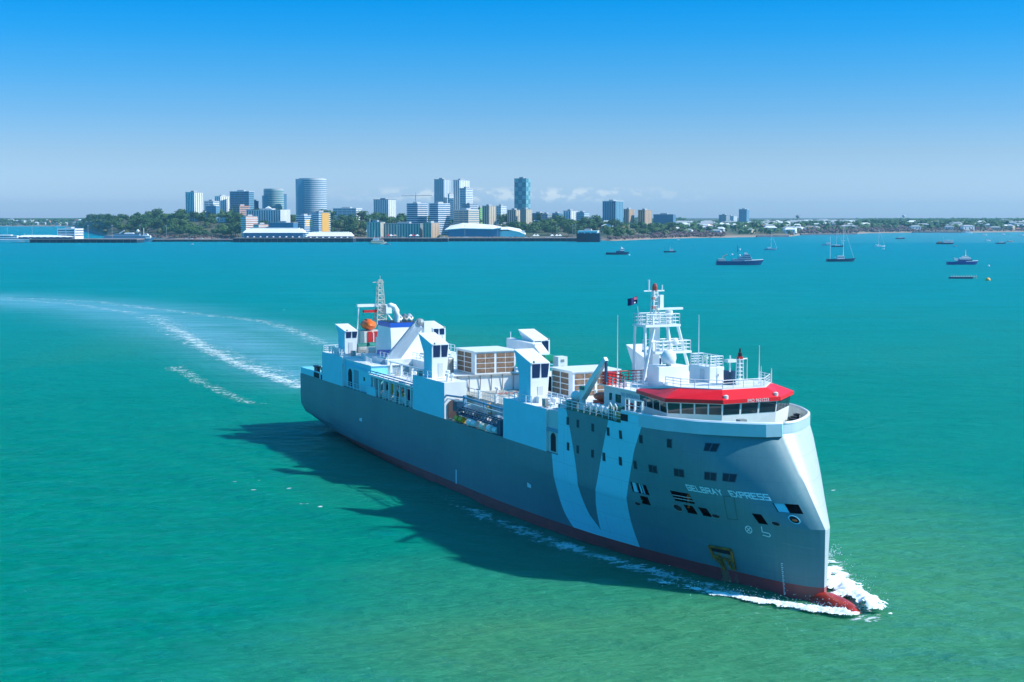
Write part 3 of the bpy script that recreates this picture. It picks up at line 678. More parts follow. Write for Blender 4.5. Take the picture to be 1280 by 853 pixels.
b.loft([[(69.22, -9.3+(s-66.9)*1.2, z) for s, z in pts], [(69.12, -9.3+(s-66.9)*1.2, z) for s, z in pts]]); P(b, 'arched_opening', mat('opening_shade', (.10, .07, .07), .8))
# stowed gangway
b = M_()
for z in (10.25, 11.05):
    for t in (-9.2, -8.5): b.tube([(66.8, t, z+.15), (52.9, t, z)], .10, 5)
for k in range(15):
    s = 66.5-k*.96
    for t in (-9.2, -8.5): b.tube([(s, t, 10.25), (s-.9, t, 11.1)], .05, 4)
b.box(53, 66.6, -9.15, -8.55, 10.22, 10.32); P(b, 'gangway', NAVY)
P(M_().box(66.2, 67.6, -9.3, -8.1, 10.6, 11.9), 'gangway_winch', NAVY)
P(M_().box(52.2, 53.1, -9.5, -8.6, 9.3, 11.2), 'gangway_head', NAVY)
for s, r_, c_ in ((66.0, .38, YELLOW), (64.6, .38, YELLOW), (61.6, .5, WHITE), (60.3, .42, WHITE), (57.6, .5, mat('cream_tank', (.80, .76, .60), .5)), (55.4, .52, WHITE), (53.9, .4, WHITE)):
    P(M_().tube([(s+.55, -9.3, 9.75), (s+.5, -9.3, 9.75), (s-.6, -9.3, 9.75)], [r_*.8, r_, r_], 10), 'deck_tank', c_)
for k, s in enumerate((64.2, 61, 58.2, 55.6, 53.2)):
    P(M_().box(s-.9, s+.9, -5.85, -5.62, 9.8, 11.7), 'inner_wall_panel', mat('panel_painted_shadow', (.50, .58, .62), .5) if k in (1,) else WHITE)  # one panel blue-grey: a shadow on the wall painted as its colour
for s in (62.6, 52.1): P(M_().box(s-.18, s+.18, -6.6, -6.0, 9.4, 12.0), 'cable_box', mat('tan_paint', (.66, .42, .20), .6))

r3 = random.Random(5)
for k in range(26):
    s = r3.uniform(51.5, 68.5); t = r3.uniform(-8.4, -6.2); h = r3.uniform(.5, 2.0)
    if k % 3 == 0: P(M_().tube([(s, t, 9.35), (s, t, 9.35+h), (s-.8, t, 9.35+h)], .12, 6), 'bay_pipe', WHITE)
    elif k % 3 == 1: P(M_().box(s-.45, s+.45, t-.35, t+.35, 9.34, 9.34+h), 'bay_locker', WHITE)
    else: P(M_().lathe((s, t, 9.34), [(.02, 0), (.4, 0), (.4, h*.8), (.2, h), (.02, h)], 10), 'bay_tank', WHITE)
for k in range(14):
    s = r3.uniform(82, 95); t = r3.uniform(-8.8, -7.2); P(M_().box(s-.4, s+.4, t-.3, t+.3, 9.34, 9.34+r3.uniform(.4, 1.2)), 'bay_locker', WHITE)
# two louvred housings on the centreline
for s0, s1, t0, t1, z0 in ((74.2, 80.6, -3.2, 3.0, 14.45), (45.2, 50.9, -3.15, 3.2, 14.42)):
    h = 3.1; hb_ = P(M_().box(s0, s1, t0, t1, z0, z0+h), 'louvred_housing', WHITE)
    P(M_().box(s0-.2, s1+.2, t0-.2, t1+.2, z0+h, z0+h+.12), 'housing_roof', WHITE, hb_)
    W_ = t1-t0; cols = [t0+W_*x for x in (.05, .265, .51, .525, .76)]; xs = [(.045, .245), (.265, .47), (.53, .735), (.755, .955)]
    rows = [(z0+.18+k*.70, z0+.18+k*.70+.58) for k in range(4)]
    for a, c_ in xs:
        for za, zc in rows: P(M_().box(s0-.04, s0+.02, t0+W_*a, t0+W_*c_, za, zc), 'louvre_panel', LOUVRE, hb_)
    L_ = s1-s0
    for a, c_ in ((.20, .54), (.60, .94)):
        for za, zc in rows: P(M_().box(s0+L_*a, s0+L_*c_, t0-.04, t0+.02, za, zc), 'louvre_panel', LOUVRE, hb_)
P(M_().lathe((79.3, -5.3, 14.4), [(.02, 0), (1.0, 0), (1.0, 1.9), (.9, 2.05), (.02, 2.1)], 16), 'vent_silo', GREYM, smooth=False)
P(M_().lathe((41.2, 5.0, 14.4), [(.02, 0), (1.0, 0), (1.0, 1.9), (.9, 2.05), (.02, 2.1)], 16), 'vent_silo', GREYM)
# painted words on the working deck, partly behind the forward tower
lettering('NO SMOKING', 9.5, 2.2, lambda a, c_: (68.9+c_*.0+ (2.2-c_)*-.0 - c_*-1.0*1.0, -1.6+a, 12.19), 'deck_lettering', RED)

# funnel block
b = M_(); b.m = 0
b.prism([(104, -4.3), (111, -4.3), (111, 3.4), (104, 3.4)], 13.5, 17.0)
b.hexa([(104.0, -4.3, 17.0), (110.5, -4.3, 17.0), (110.5, 3.0, 17.0), (104.0, 3.0, 17.0), (104.3, -4.3, 18.95), (110, -4.2, 18.95), (110, .9, 18.95), (104.3, .9, 18.95)])
fn = P(b, 'funnel', WHITE)
P(M_().prism([(104.25, -4.35), (110.1, -4.25), (110.1, .95), (104.25, .95)], 18.95, 19.65), 'funnel_band', BLUE, fn)
P(M_().box(104.4, 109.9, -4.1, .8, 19.65, 19.7), 'funnel_top', BLACK, fn)
P(M_().hexa([(104.0, -4.38, 13.7), (110.6, -4.38, 13.7), (110.6, -4.32, 13.7), (104.0, -4.32, 13.7), (104.3, -4.38, 15.5), (110.2, -4.38, 15.0), (110.2, -4.32, 15.0), (104.3, -4.32, 15.5)]), 'funnel_side_panel', BLUE, fn)
for t in (-2.0, -1.0, -.2):
    P(M_().tube([(106, t, 19.6), (106, t, 20.2), (107.2, t+.15, 20.5)], .38, 10), 'exhaust_pipe', GREYM if t == -1.0 else WHITE, fn, smooth=True)
gn = [(105.5, -3.0, 14.6), (105.5, -3.0, 18.6), (105.5, -2.95, 20.6)] + [(105.5-.0*k, -3.75+.8*math.cos(a), 20.9+1.0*math.sin(a)) for k, a in enumerate(np.linspace(.1, 2.2, 7))]
P(M_().tube([(105.4, -3.0, 14.6), (105.4, -3.0, 19.0)], .2, 8), 'gooseneck_vent', WHITE, smooth=True)
P(M_().tube([(105.2, -2.95, 18.6), (105.2, -2.9, 19.4), (105.2, -2.85, 20.6), (105.2, -2.95, 21.5), (105.2, -3.35, 22.15), (105.2, -3.9, 22.4), (105.2, -4.35, 22.3)], [.22, .42, .48, .48, .42, .36, .30], 12), 'gooseneck_vent', WHITE, smooth=True)
# folded cargo boom lying across the funnel front
P(M_().loft([[(101.2, -7.3+a, 13.6+c_) for a, c_ in ((0, 0), (1.5, -1.4), (1.6, -1.3), (.1, .1))] , [(101.2, -1.5+a, 20.1+c_) for a, c_ in ((0, 0), (1.0, -1.2), (1.1, -1.1), (.1, .1))],
            [(100.6, -1.5+a, 20.1+c_) for a, c_ in ((0, 0), (1.0, -1.2), (1.1, -1.1), (.1, .1))], [(100.6, -7.3+a, 13.6+c_) for a, c_ in ((0, 0), (1.5, -1.4), (1.6, -1.3), (.1, .1))]]), 'cargo_boom', mat('boom_paint', (.55, .66, .74), .45))
P(M_().tube([(100.7, -5.6, 12.3), (100.7, -.4, 18.9)], .09, 5), 'boom_wire', WHITE)
P(M_().ball((100.9, -.8, 19.9), .7, .8, .6, 10, 6), 'boom_head', GREYM)
P(M_().box(100.4, 101.6, -.2, 1.0, 18.2, 20.0), 'boom_winch', WHITE)
# stair tower beside the mid tower
b = M_()
for k in range(5): b.box(82.0, 84.2, -6.2, -4.8, 13.4+k*1.2, 13.5+k*1.2)
for s, t in ((82, -6.2), (84.2, -6.2), (82, -4.8), (84.2, -4.8)): b.tube([(s, t, 12.1), (s, t, 19.4)], .08, 4)
for k in range(4): b.tube([(82, -6.2, 12.4+k*1.5), (84.2, -6.2, 13.9+k*1.5)], .1, 4)
P(b, 'stair_tower', WHITE)

# after mast, davit gantry and lifeboat
b = M_(); w_ = .85
for i in range(9):
    z0, z1 = 18.2+i*.82, 18.2+(i+1)*.82; wa, wb = w_*(1-i*.07), w_*(1-(i+1)*.07)
    cs = [(-1, -1), (1, -1), (1, 1), (-1, 1)]
    for (a, c_), (d0, e0) in zip(cs, cs[1:]+cs[:1]):
        b.tube([(122+a*wa, c_*wa+.5, z0), (122+a*wb, c_*wb+.5, z1)], .07, 4); b.tube([(122+a*wb, c_*wb+.5, z1), (122+d0*wb, e0*wb+.5, z1)], .05, 4)
        b.tube([(122+a*wa, c_*wa+.5, z0), (122+d0*wb, e0*wb+.5, z1)], .045, 4)
b.tube([(122, -.8, 25.2), (122, 1.2, 25.2)], .06, 4); b.tube([(122, .5, 25), (122, .5, 26.3)], .05, 4)
P(b, 'after_mast', mat('mast_grey_paint', (.52, .52, .46), .5))
P(M_().box(121, 123.3, 1.2, 2.2, 20.0, 21.4), 'mast_box', WHITE); P(M_().tube([(122, 1.2, 20.6), (120, 2.4, 18.2)], .12, 5), 'mast_stay', WHITE)
for t in (-3.4, .6):
    P(M_().tube([(122.2, t, 14.0), (121.8, t-.25, 17.4), (122, t+(.1 if t < 0 else 0), 21.2)], .17, 6), 'davit_arm', WHITE)
P(M_().box(121.7, 122.3, -3.6, .8, 21.15, 21.6), 'davit_crossbeam', WHITE)
P(M_().box(121.6, 122.4, -2.5, -.2, 20.2, 20.6), 'davit_spreader', RED)
lb = M_(); rings = []
for i in range(9):
    u = -1+2*i/8; k_ = math.sqrt(max(0, 1-abs(u)**3))
    rings.append([(121.8+u*2.2, -1.7+1.1*k_*math.cos(a)+.001, 18.15+(.85*k_+.001)*math.sin(a)) for a in [2*math.pi*k/14 for k in range(14)]])
lb.loft(rings); lfb = P(lb, 'lifeboat', ORANGE, smooth=True); P(M_().box(121.2, 122.8, -2.0, -1.3, 18.8, 19.1), 'lifeboat_cabin', ORANGE, lfb)
P(M_().box(119.5, 124, -3.2, .4, 14.0, 17.2), 'lifeboat_deckhouse', mat('cream_paint', (.66, .62, .56), .5))
for t in (-2.6, -1.5): P(M_().box(119.35, 119.5, t, t+.75, 14.4, 17.2), 'red_ladder_panel', RED)
P(M_().box(119.3, 119.48, -1.72, -1.58, 14.3, 17.0), 'ladder_stile', WHITE)
P(M_().rail([(119, -4.0, 13.9), (119, 1.5, 13.9)], 1.0, 1.1, .05, 3), 'winch_railing', GREYM)
for s, t, r_, c_ in ((117.5, -4.4, .8, TEAL), (117.0, -2.6, .9, TEAL), (116.6, -.9, .7, TEAL), (115.2, -4.9, .5, GREYM), (115.0, -3.4, .6, TEAL), (112.8, -4.3, .6, mat('cream_paint', (0, 0, 0)))):
    P(M_().tube([(s, t-.8, 14.5+r_*.3), (s, t+.8, 14.5+r_*.3)], r_, 12), 'mooring_winch', c_)
P(M_().rail([(119, -9.1, 13.65), (112, -9.1, 13.65)], 1.0, 1.3, .05, 3), 'side_railing', WHITE)
P(M_().rail([(121.6, -9.6, 14.0), (121.6, -6.5, 14.0)], 1.0, 1.0, .05, 3), 'side_railing', WHITE)
P(M_().rail([(121.6, -9.6, 14.0), (112.5, -9.6, 14.0)], 1.0, 1.4, .05, 3), 'side_railing', WHITE)
P(M_().rail([(111, -6.8, 13.65), (100, -9.0, 13.65)], 1.0, 1.3, .045, 3), 'side_railing', WHITE)

# stern bulwark and mooring gear
b = M_(); pts = [(121.8, -9.75), (133.9, -9.75), (133.9, 9.75), (121.8, 9.75)]
for (a, c_), (d0, e0) in zip(pts, pts[1:]):
    dx, dy = (0, .12*np.sign(-c_)) if a != d0 else (-.12, 0)
    b.add([(a, c_, 9.3), (d0, e0, 9.3), (d0, e0, 10.35), (a, c_, 10.35), (a+dx, c_+dy, 9.3), (d0+dx, e0+dy, 9.3), (d0+dx, e0+dy, 10.35), (a+dx, c_+dy, 10.35)], [(0, 1, 2, 3), (4, 5, 6, 7), (3, 2, 6, 7)])
P(b, 'stern_bulwark', PALE)
P(M_().box(123.6, 126.4, -9.80, -9.74, 9.35, 10.2), 'stern_opening', DARK)
P(M_().box(122.0, 122.6, -9.80, -9.74, 9.35, 10.1), 'stern_opening', DARK)
for s, t, c_ in ((131.5, -7.8, NAVY), (129.5, -8.0, BLACK), (127.6, -7.6, ORANGE), (126.2, -8.2, ORANGE), (124.6, -7.8, NAVY), (123.2, -8.2, RED), (130.5, -5.0, NAVY), (126, -5, GREYM), (128.5, 3, TEAL), (131, 6, NAVY)):
    P(M_().lathe((s, t, 9.27), [(.02, 0), (.5, 0), (.5, .15), (.3, .2), (.3, 1.2), (.5, 1.25), (.5, 1.5), (.02, 1.5)], 10), 'mooring_gear', c_)

# port mid-ship crane
P(M_().lathe((72.3, 6.0, 14.3), [(.02, 0), (.95, 0), (.85, 2.4), (.02, 2.4)], 12), 'crane_pedestal', WHITE, smooth=False)
P(M_().hexa([(73.0, 5.4, 17.3), (73.0, 6.6, 17.3), (82.6, 6.5, 16.9), (82.6, 5.5, 16.9), (73.0, 5.4, 18.4), (73.0, 6.6, 18.4), (82.6, 6.5, 18.6), (82.6, 5.5, 18.6)]), 'crane_jib', WHITE)
P(M_().hexa([(71.0, 5.3, 15.6), (71.0, 6.7, 15.6), (73.2, 6.7, 16.5), (73.2, 5.3, 16.5), (71.4, 5.3, 17.4), (71.4, 6.7, 17.4), (73.8, 6.7, 18.6), (73.8, 5.3, 18.6)]), 'crane_knuckle', WHITE)
P(M_().box(70.2, 71.4, 5.6, 7.0, 16.0, 17.1), 'crane_engine', mat('green_engine', (.01, .30, .18), .4))
P(M_().box(68.2, 69.8, 6.6, 8.0, 14.2, 17.0), 'port_vent_house', WHITE)
for z in (15.4, 16.3): P(M_().box(68.14, 68.2, 7.0, 7.5, z, z+.35), 'vent_grille', GREYM)
P(M_().tube([(82.3, 6, 18.6), (82.3, 6, 19.5)], .06, 5), 'crane_lamp', WHITE)

# ------------------------------------------------------------------ forecastle, wheelhouse, masts
P(M_().box(23.5, 31.9, -6.2, 6.2, 14.6, 17.5), 'accommodation_house', WHITE, bevel=.05)
P(M_().box(23.3, 32.3, -6.6, 6.6, 17.5, 17.62), 'house_deck', WHITE)
for s, w_, z0, z1, c_ in ((30.3, .25, 16.0, 16.8, GLASS), (28.6, .55, 15.9, 16.8, GLASS), (26.6, .22, 15.7, 16.6, GLASS), (25.7, .4, 15.6, 16.2, RED), (24.2, .2, 15.8, 16.5, GLASS)):
    P(M_().box(s-w_, s+w_, -6.27, -6.19, z0, z1), 'house_window' if c_ is GLASS else 'fire_hose_box', c_)
lettering('NO SMOKING', 3.9, .55, lambda a, c_: (28.0-a, -6.24, 16.75+c_*.7), 'wall_lettering', PIPEB)
PW = [(23.5, -6.35), (16.4, -7.3), (12.9, -3.2), (12.9, 3.2), (16.4, 7.3), (23.5, 6.35)]
PWT = [(23.5, -6.5), (16.25, -7.55), (12.6, -3.3), (12.6, 3.3), (16.25, 7.55), (23.5, 6.5)]
wh = P(M_().prism(PW, 14.6, 17.45, PWT), 'wheelhouse', WHITE)
for (a, c_), n in (((0, 1), 4), ((1, 2), 4), ((2, 3), 3), ((3, 4), 4), ((4, 5), 4)):
    A0, A1, T0, T1 = Vector(PW[a]), Vector(PW[c_]), Vector(PWT[a]), Vector(PWT[c_])
    nrm = Vector(((A1-A0).y, -(A1-A0).x)).normalized()
    if nrm.dot((A0+A1)/2-Vector((20, 0))) < 0: nrm = -nrm
    for k in range(n):
        u0, u1 = (k+.06)/n, (k+.94)/n; f0, f1 = .60, .965
        def q_(u, f, o): p_ = (A0.lerp(A1, u)).lerp(T0.lerp(T1, u), f)+nrm*o; return (p_.x, p_.y, 14.6+f*2.85)
        P(M_().hexa([q_(u0, f0, -.02), q_(u1, f0, -.02), q_(u1, f0, .035), q_(u0, f0, .035), q_(u0, f1, -.02), q_(u1, f1, -.02), q_(u1, f1, .035), q_(u0, f1, .035)]), 'bridge_window', GLASS, wh)
def off(Pl, o): return [(20+(x-20)*(1+o/7), y*(1+o/7)) for x, y in Pl]
R0 = [(23.9, -6.7), (16.1, -7.85), (12.25, -3.45), (12.25, 3.45), (16.1, 7.85), (23.9, 6.7)]
RT_ = [(23.9, -6.45), (17.0, -5.7), (13.6, -2.7), (13.6, 2.7), (17.0, 5.7), (23.9, 6.45)]
ZT_ = [17.95, 18.7, 18.7, 18.7, 18.7, 17.95]
b = M_(); ra = [(x, y, 17.47) for x, y in R0]; rb = [(x, y, 17.85) for x, y in R0]; rc_ = [(x, y, z) for (x, y), z in zip(RT_, ZT_)]
b.loft([ra, rb, rc_]); rf = P(b, 'bridge_roof', REDROOF)
b = M_(); d0 = [(19.5, -5.9), (17.0, -5.55), (13.7, -2.6), (13.7, 2.6), (17.0, 5.55), (19.5, 5.9)]
b.prism(d0, 18.1, 18.78); P(b, 'monkey_island', WHITE)
P(M_().hexa([(19.5, -5.9, 17.6), (23.9, -6.3, 17.6), (23.9, 6.3, 17.6), (19.5, 5.9, 17.6), (19.5, -5.9, 18.75), (23.9, -6.3, 18.02), (23.9, 6.3, 18.02), (19.5, 5.9, 18.75)]), 'monkey_island', WHITE)
# lettering on the front roof fascia and two lamps
lettering('IMO 9621223', 2.55, .34, lambda a, c_: (12.22, -.55+a, 17.49+c_), 'roof_lettering', WHITE)
for t in (-2.9, 3.1): P(M_().lathe((12.6, t, 17.9), [(.02, 0), (.26, 0), (.26, .35), (.02, .45)], 10), 'floodlight', mat('lamp_housing', (.75, .65, .6), .4))
P(M_().rail([(19.4, -5.8, 18.78), (17.0, -5.45, 18.78), (13.8, -2.5, 18.78), (13.8, 2.5, 18.78), (17.0, 5.45, 18.78), (19.4, 5.8, 18.78)], .85, 1.2, .04, 3), 'roof_railing', WHITE)
h2 = P(M_().box(19.2, 23.2, -.6, 1.2, 18.2, 20.4), 'equipment_house', WHITE, bevel=.05)
P(M_().box(19.12, 19.2, .3, .5, 19.4, 19.65), 'small_porthole', GREYM, h2); P(M_().box(20.2, 21.0, -.66, -.6, 18.8, 20.1), 'house_door', mat('door_white', (.6, .62, .64), .5), h2)
P(M_().rail([(23.1, -.5, 20.4), (19.3, -.5, 20.4), (19.3, 1.1, 20.4), (23.1, 1.1, 20.4), (23.1, -.5, 20.4)], 1.1, .65, .055, 4), 'roof_railing', WHITE)
P(M_().ball((21.4, .2, 21.2), .45, .4, .3, 8, 5), 'green_satellite_box', mat('pale_green_paint', (.45, .65, .45), .5))
mh = P(M_().box(26.0, 28.4, -2.7, 1.1, 17.6, 19.9), 'mast_house', WHITE, bevel=.05)
P(M_().box(28.4, 32.6, -1.2, 3.2, 17.6, 18.9), 'mast_house_annex', WHITE, mh)
P(M_().lathe((26.6, -1.1, 19.9), [(.02, 0), (.28, 0), (.3, .25), (.75, .35), (.85, .8), (.8, 1.25), (.55, 1.6), (.2, 1.75), (.02, 1.78)], 16), 'radar_dome', WHITE, smooth=True)
# main mast
b = M_()
for pts in ([(30.2, -2.0, 24.0), (30.4, -1.75, 17.7)], [(30.0, -.9, 24.0), (30.2, -2.2, 17.7)], [(30.0, 2.1, 24.0), (30.2, 3.6, 19.4)], [(32.4, 2.1, 24.0), (32.4, 3.6, 17.6)], [(32.4, -2.0, 24.0), (32.4, -2.2, 17.6)], [(30.0, .8, 24.0), (30.0, 1.0, 21.1)]):
    b.tube(pts, .17, 6)
b.tube([(29.9, -1.4, 22.3), (29.9, 2.5, 22.0)], .12, 5)
mm_ = P(b, 'main_mast', WHITE)
P(M_().box(29.7, 32.6, -2.2, 2.3, 23.9, 24.15), 'mast_platform', WHITE, mm_)
P(M_().box(29.6, 32.6, -1.0, 3.7, 20.9, 21.15), 'mast_platform', WHITE, mm_)
P(M_().rail([(29.8, -2.1, 24.15), (29.8, 2.2, 24.15), (32.5, 2.2, 24.15), (32.5, -2.1, 24.15), (29.8, -2.1, 24.15)], 1.15, .8, .055, 3), 'mast_railing', WHITE, mm_)
P(M_().rail([(29.7, -.9, 21.15), (29.7, 3.6, 21.15), (32.5, 3.6, 21.15), (32.5, -.9, 21.15)], 1.15, .8, .055, 3), 'mast_railing', WHITE, mm_)
P(M_().box(30.6, 31.4, -.75, .15, 17.7, 24.0), 'mast_trunk', WHITE, mm_)
b = M_()
for a, c_ in ((-1, -1), (1, -1), (1, 1), (-1, 1)): b.tube([(31+a*.38, -.3+c_*.38, 24.1), (31+a*.22, -.3+c_*.22, 27.9)], .08, 4)
for k in range(8):
    z = 24.3+k*.47; w_ = .38-.02*k; b.box(31-w_-.05, 31+w_+.05, -.3-w_-.05, -.3+w_+.05, z, z+.08)
P(b, 'mast_pole', WHITE, mm_)
b = M_().tube([(31, -1.7, 27.85), (31, .9, 27.85)], .08, 5); b.tube([(31, -1.05, 27.9), (31, -1.05, 29.1)], .1, 5); b.tube([(31, .65, 27.9), (31, .65, 28.5)], .08, 5); P(b, 'mast_yard', WHITE, mm_)
P(M_().lathe((31, -.3, 27.9), [(.02, 0), (.3, 0), (.3, .45), (.18, .75), (.02, .8)], 8), 'mast_lamp', mat('brown_red_lamp', (.30, .06, .05), .5), mm_)
for z in (26.9, 25.9): P(M_().box(30.45, 30.75, -.85, -.6, z, z+.3), 'signal_lamp', mat('faded_red_lamp', (.5, .22, .2), .5), mm_)
P(M_().box(30.5, 30.9, .1, .55, 26.0, 27.4), 'antenna_panel', WHITE, mm_)
rd = P(M_().lathe((30.4, 1.2, 24.15), [(.02, 0), (.2, 0), (.2, .9), (.42, 1.0), (.42, 1.5), (.02, 1.55)], 10), 'radar_pedestal', WHITE, mm_)
P(M_().box(30.2, 30.6, -.4, 2.9, 25.75, 25.98), 'radar_scanner', WHITE, rd)
P(M_().ball((29.9, 1.7, 22.2), .42, .42, .42, 10, 6), 'satellite_dome', WHITE, mm_)
P(M_().tube([(31, -2.3, 24.1), (31, -2.5, 26.2)], .03, 4), 'halyard', WHITE, mm_)
fl = M_(); g_ = 8
for i in range(g_):
    for s_ in (0,):
        def fp(u, v): return (31+.18*math.sin(u*7), -2.55-1.15*u, 26.9-.25*u+.8*(v-.5))
        fl.m = 0; fl.add([fp(i/g_, 0), fp((i+1)/g_, 0), fp((i+1)/g_, 1), fp(i/g_, 1)], [(0, 1, 2, 3)])
flag = P(fl, 'flag', mat('navy_flag_cloth', (.015, .02, .11), .8), mm_)
P(M_().add([(30.94, -2.62, 26.95), (30.94, -3.0, 26.9), (30.96, -3.0, 27.2), (30.94, -2.62, 27.25)], [(0, 1, 2, 3)]), 'flag_canton', mat('flag_red_white', (.5, .12, .2), .8), flag)
P(M_().add([(30.92, -2.8, 26.55), (30.92, -2.98, 26.53), (30.92, -2.98, 26.68), (30.92, -2.8, 26.7)], [(0, 1, 2, 3)]), 'flag_star', WHITE, flag)
# whip aerials, signal mast
for s, t, z0, z1 in ((31, -5.0, 17.6, 25.3), (22.3, 0, 20.4, 25.7), (16, 3.4, 18.8, 22.8), (17.5, -.8, 18.8, 20.6), (14.5, 4.6-2, 18.8, 20.8), (15.8, 4.8, 18.8, 20.4)):
    P(M_().tube([(s, t, z0), (s, t, z0+1.2), (s, t, z1)], [.075, .06, .028], 5), 'whip_aerial', WHITE)
b = M_()
for a, c_ in ((-1, -1), (1, -1), (1, 1), (-1, 1)): b.tube([(16+a*.3, 1+c_*.3, 18.75), (16+a*.22, 1+c_*.22, 21.6)], .06, 4)
for k in range(7): b.box(15.7, 16.3, .7, 1.3, 19.0+k*.4, 19.06+k*.4)
b.tube([(16, -.2, 21.4), (16, 1.9, 21.5)], .07, 4); b.tube([(16, -.2, 20.2), (16, -.2, 21.9)], .1, 5); b.tube([(16, 1.9, 18.8), (16, 1.9, 21.5)], .04, 4); b.box(15.6, 16.3, -.7, .3, 21.2, 21.5)
sm_ = P(b, 'signal_mast', WHITE); P(M_().lathe((16, 1, 21.6), [(.02, 0), (.22, 0), (.22, .5), (.1, .6), (.1, .95), (.02, 1.0)], 8), 'signal_lamp', BLACK, sm_); P(M_().box(15.75, 16.2, .75, 1.2, 21.5, 21.75), 'signal_lamp', RED, sm_)
P(M_().box(16.8, 17.8, .2, 1.0, 18.8, 20.2), 'searchlight', NAVY)
P(M_().rail([(32.2, -6.4, 17.62), (24.2, -6.4, 17.62)], .95, 1.2, .04, 3), 'house_railing', WHITE)
P(M_().rail([(32.2, -6.4, 17.62), (27.2, -6.35, 17.62)], 1.35, .8, .06, 4), 'red_railing', RED)
P(M_().box(30.7, 32.1, -6.3, -5.3, 17.62, 19.0), 'red_locker', RED)
P(M_().rail([(32.1, -6.0, 17.62), (32.1, -1.0, 17.62)], 1.3, .9, .05, 4), 'red_railing', RED)

# starboard side deck of the forecastle: crane, rescue boat, rafts
P(M_().lathe((34.3, -7.6, 14.6), [(.02, 0), (.5, 0), (.4, .5), (.36, 2.2), (.5, 2.4), (.02, 2.5)], 10), 'stores_crane_post', WHITE)
cb = [Vector((34.4, -7.6, 16.2)), Vector((28.8, -7.6, 20.6))]
P(M_().hexa([(34.7, -7.95, 16.1), (34.7, -7.25, 16.1), (34.0, -7.25, 15.7), (34.0, -7.95, 15.7), (29.1, -7.8, 20.9), (29.1, -7.4, 20.9), (28.7, -7.4, 20.55), (28.7, -7.8, 20.55)]), 'stores_crane_jib', WHITE)
P(M_().box(28.75, 29.0, -7.72, -7.48, 18.2, 20.5), 'crane_hook_block', NAVY)
P(M_().ball((35.3, -7.9, 16.0), .7, .6, .6, 10, 6), 'crane_winch', WHITE); P(M_().box(35.0, 35.9, -8.9, -7.6, 14.6, 15.6), 'crane_power_pack', GREYM)
P(M_().box(33.3, 33.9, -8.2, -7.6, 16.9, 17.3), 'crane_valve_box', TEAL)
rb = M_(); rings = []
for i in range(9):
    u = -1+2*i/8; k_ = max(.03, (1-abs(u)**2.6)); rings.append([(34.0+u*2.1, -5.0+1.0*k_*math.cos(a), 15.9+.5*k_*math.sin(a)) for a in [2*math.pi*k/12 for k in range(12)]])
rb.loft(rings); rbo = P(rb, 'rescue_boat', mat('rescue_boat_orange', (.62, .10, .03), .5), smooth=True); P(M_().box(32.5, 35.5, -5.6, -4.4, 14.6, 15.4), 'boat_cradle', RED, rbo)
for s in (30.2, 29.1, 28.0, 26.9):
    P(M_().tube([(s, -8.7, 15.35), (s, -8.65, 15.35), (s, -7.7, 15.35), (s, -7.65, 15.35)], [.3, .42, .42, .3], 12), 'life_raft_canister', WHITE, smooth=False)
P(M_().box(24.8, 26.1, -8.8, -7.8, 14.6, 16.0), 'hydraulic_cabinet', TEAL); P(M_().lathe((24.0, -8.4, 14.6), [(.02, 0), (.4, 0), (.4, 1.5), (.02, 1.6)], 10), 'hydraulic_tank', TEAL)
for s in (25.4, 24.3): P(M_().tube([(s-.35, -9.0, 14.7), (s-.35, -9.0, 16.1), (s, -9.0, 16.4), (s+.35, -9.0, 16.1), (s+.35, -9.0, 14.7)], .07, 5), 'hose_rack', WHITE)
P(M_().rail([(35.9, -9.55, 14.75), (22.2, -9.4, 14.75)], 1.0, 1.35, .05, 3), 'side_railing', WHITE)
P(M_().rail([(21.6, -9.3, 16.05), (18.6, -8.9, 16.05)], 1.25, 1.5, .06, 2), 'side_railing', WHITE)
for s in (21.5, 20.2, 18.8): P(M_().box(s-.07, s+.07, -9.0, -8.85, 15, 17.3), 'stanchion', WHITE)
hull_rect(20.5, 21.7, 15.05, 15.75, .05, 'bulwark_opening', DARK, None, True)
P(M_().box(22.3, 24.3, -9.0, -8.9, 14.7, 15.7), 'yellow_locker', mat('olive_locker', (.20, .25, .05), .6))
P(M_().box(9.6, 10.3, -3.2, -2.4, 14.6, 16.2), 'bow_locker', GREYM)
for s, t in ((12.5, 5.0), (13.8, 6.2), (15.2, 7.6), (10.0, 2.2)):
    P(M_().lathe((s, t, 14.6), [(.02, 0), (.35, 0), (.3, .8), (.42, .9), (.02, 1.0)], 8), 'bollard', BLACK)
# ventilators, pipes, lockers scattered over the casing tops
r2 = random.Random(11)
for s0, s1, t0, t1, z, n in ((82, 103, -2.2, 6, 14.4, 14), (82, 98, -6, -3, 12.15, 16), (36.8, 44, -6.3, 6, 14.4, 16), (51.5, 73, -6, 5.5, 12.16, 8), (69.8, 80.5, -9.3, -6.8, 14.12, 8), (39.5, 50.2, -9.3, -7, 14.22, 9), (36.4, 44, -9.2, -6.8, 14.3, 8), (112, 121, -9.2, -6.8, 14.0, 6), (81.5, 99, -9, -7, 9.3, 8), (24.5, 31, -5.5, 5.5, 17.62, 6)):
    for _ in range(n):
        s, t = r2.uniform(s0, s1), r2.uniform(t0, t1); h = r2.uniform(.45, 1.15); k = r2.random()
        if k < .4: P(M_().lathe((s, t, z), [(.02, 0), (.16, 0), (.16, h*.7), (.34, h*.75), (.34, h), (.02, h+.1)], 8), 'mushroom_vent', WHITE)
        elif k < .75: P(M_().box(s-.4, s+.4, t-.3, t+.3, z, z+h*.8), 'deck_locker', r2.choice([WHITE, WHITE, GREYM]))
        else: P(M_().tube([(s, t, z), (s, t, z+h), (s+r2.uniform(-1.5, 1.5), t, z+h)], .09, 5), 'deck_pipe', r2.choice([WHITE, GREYM, PIPEB]))
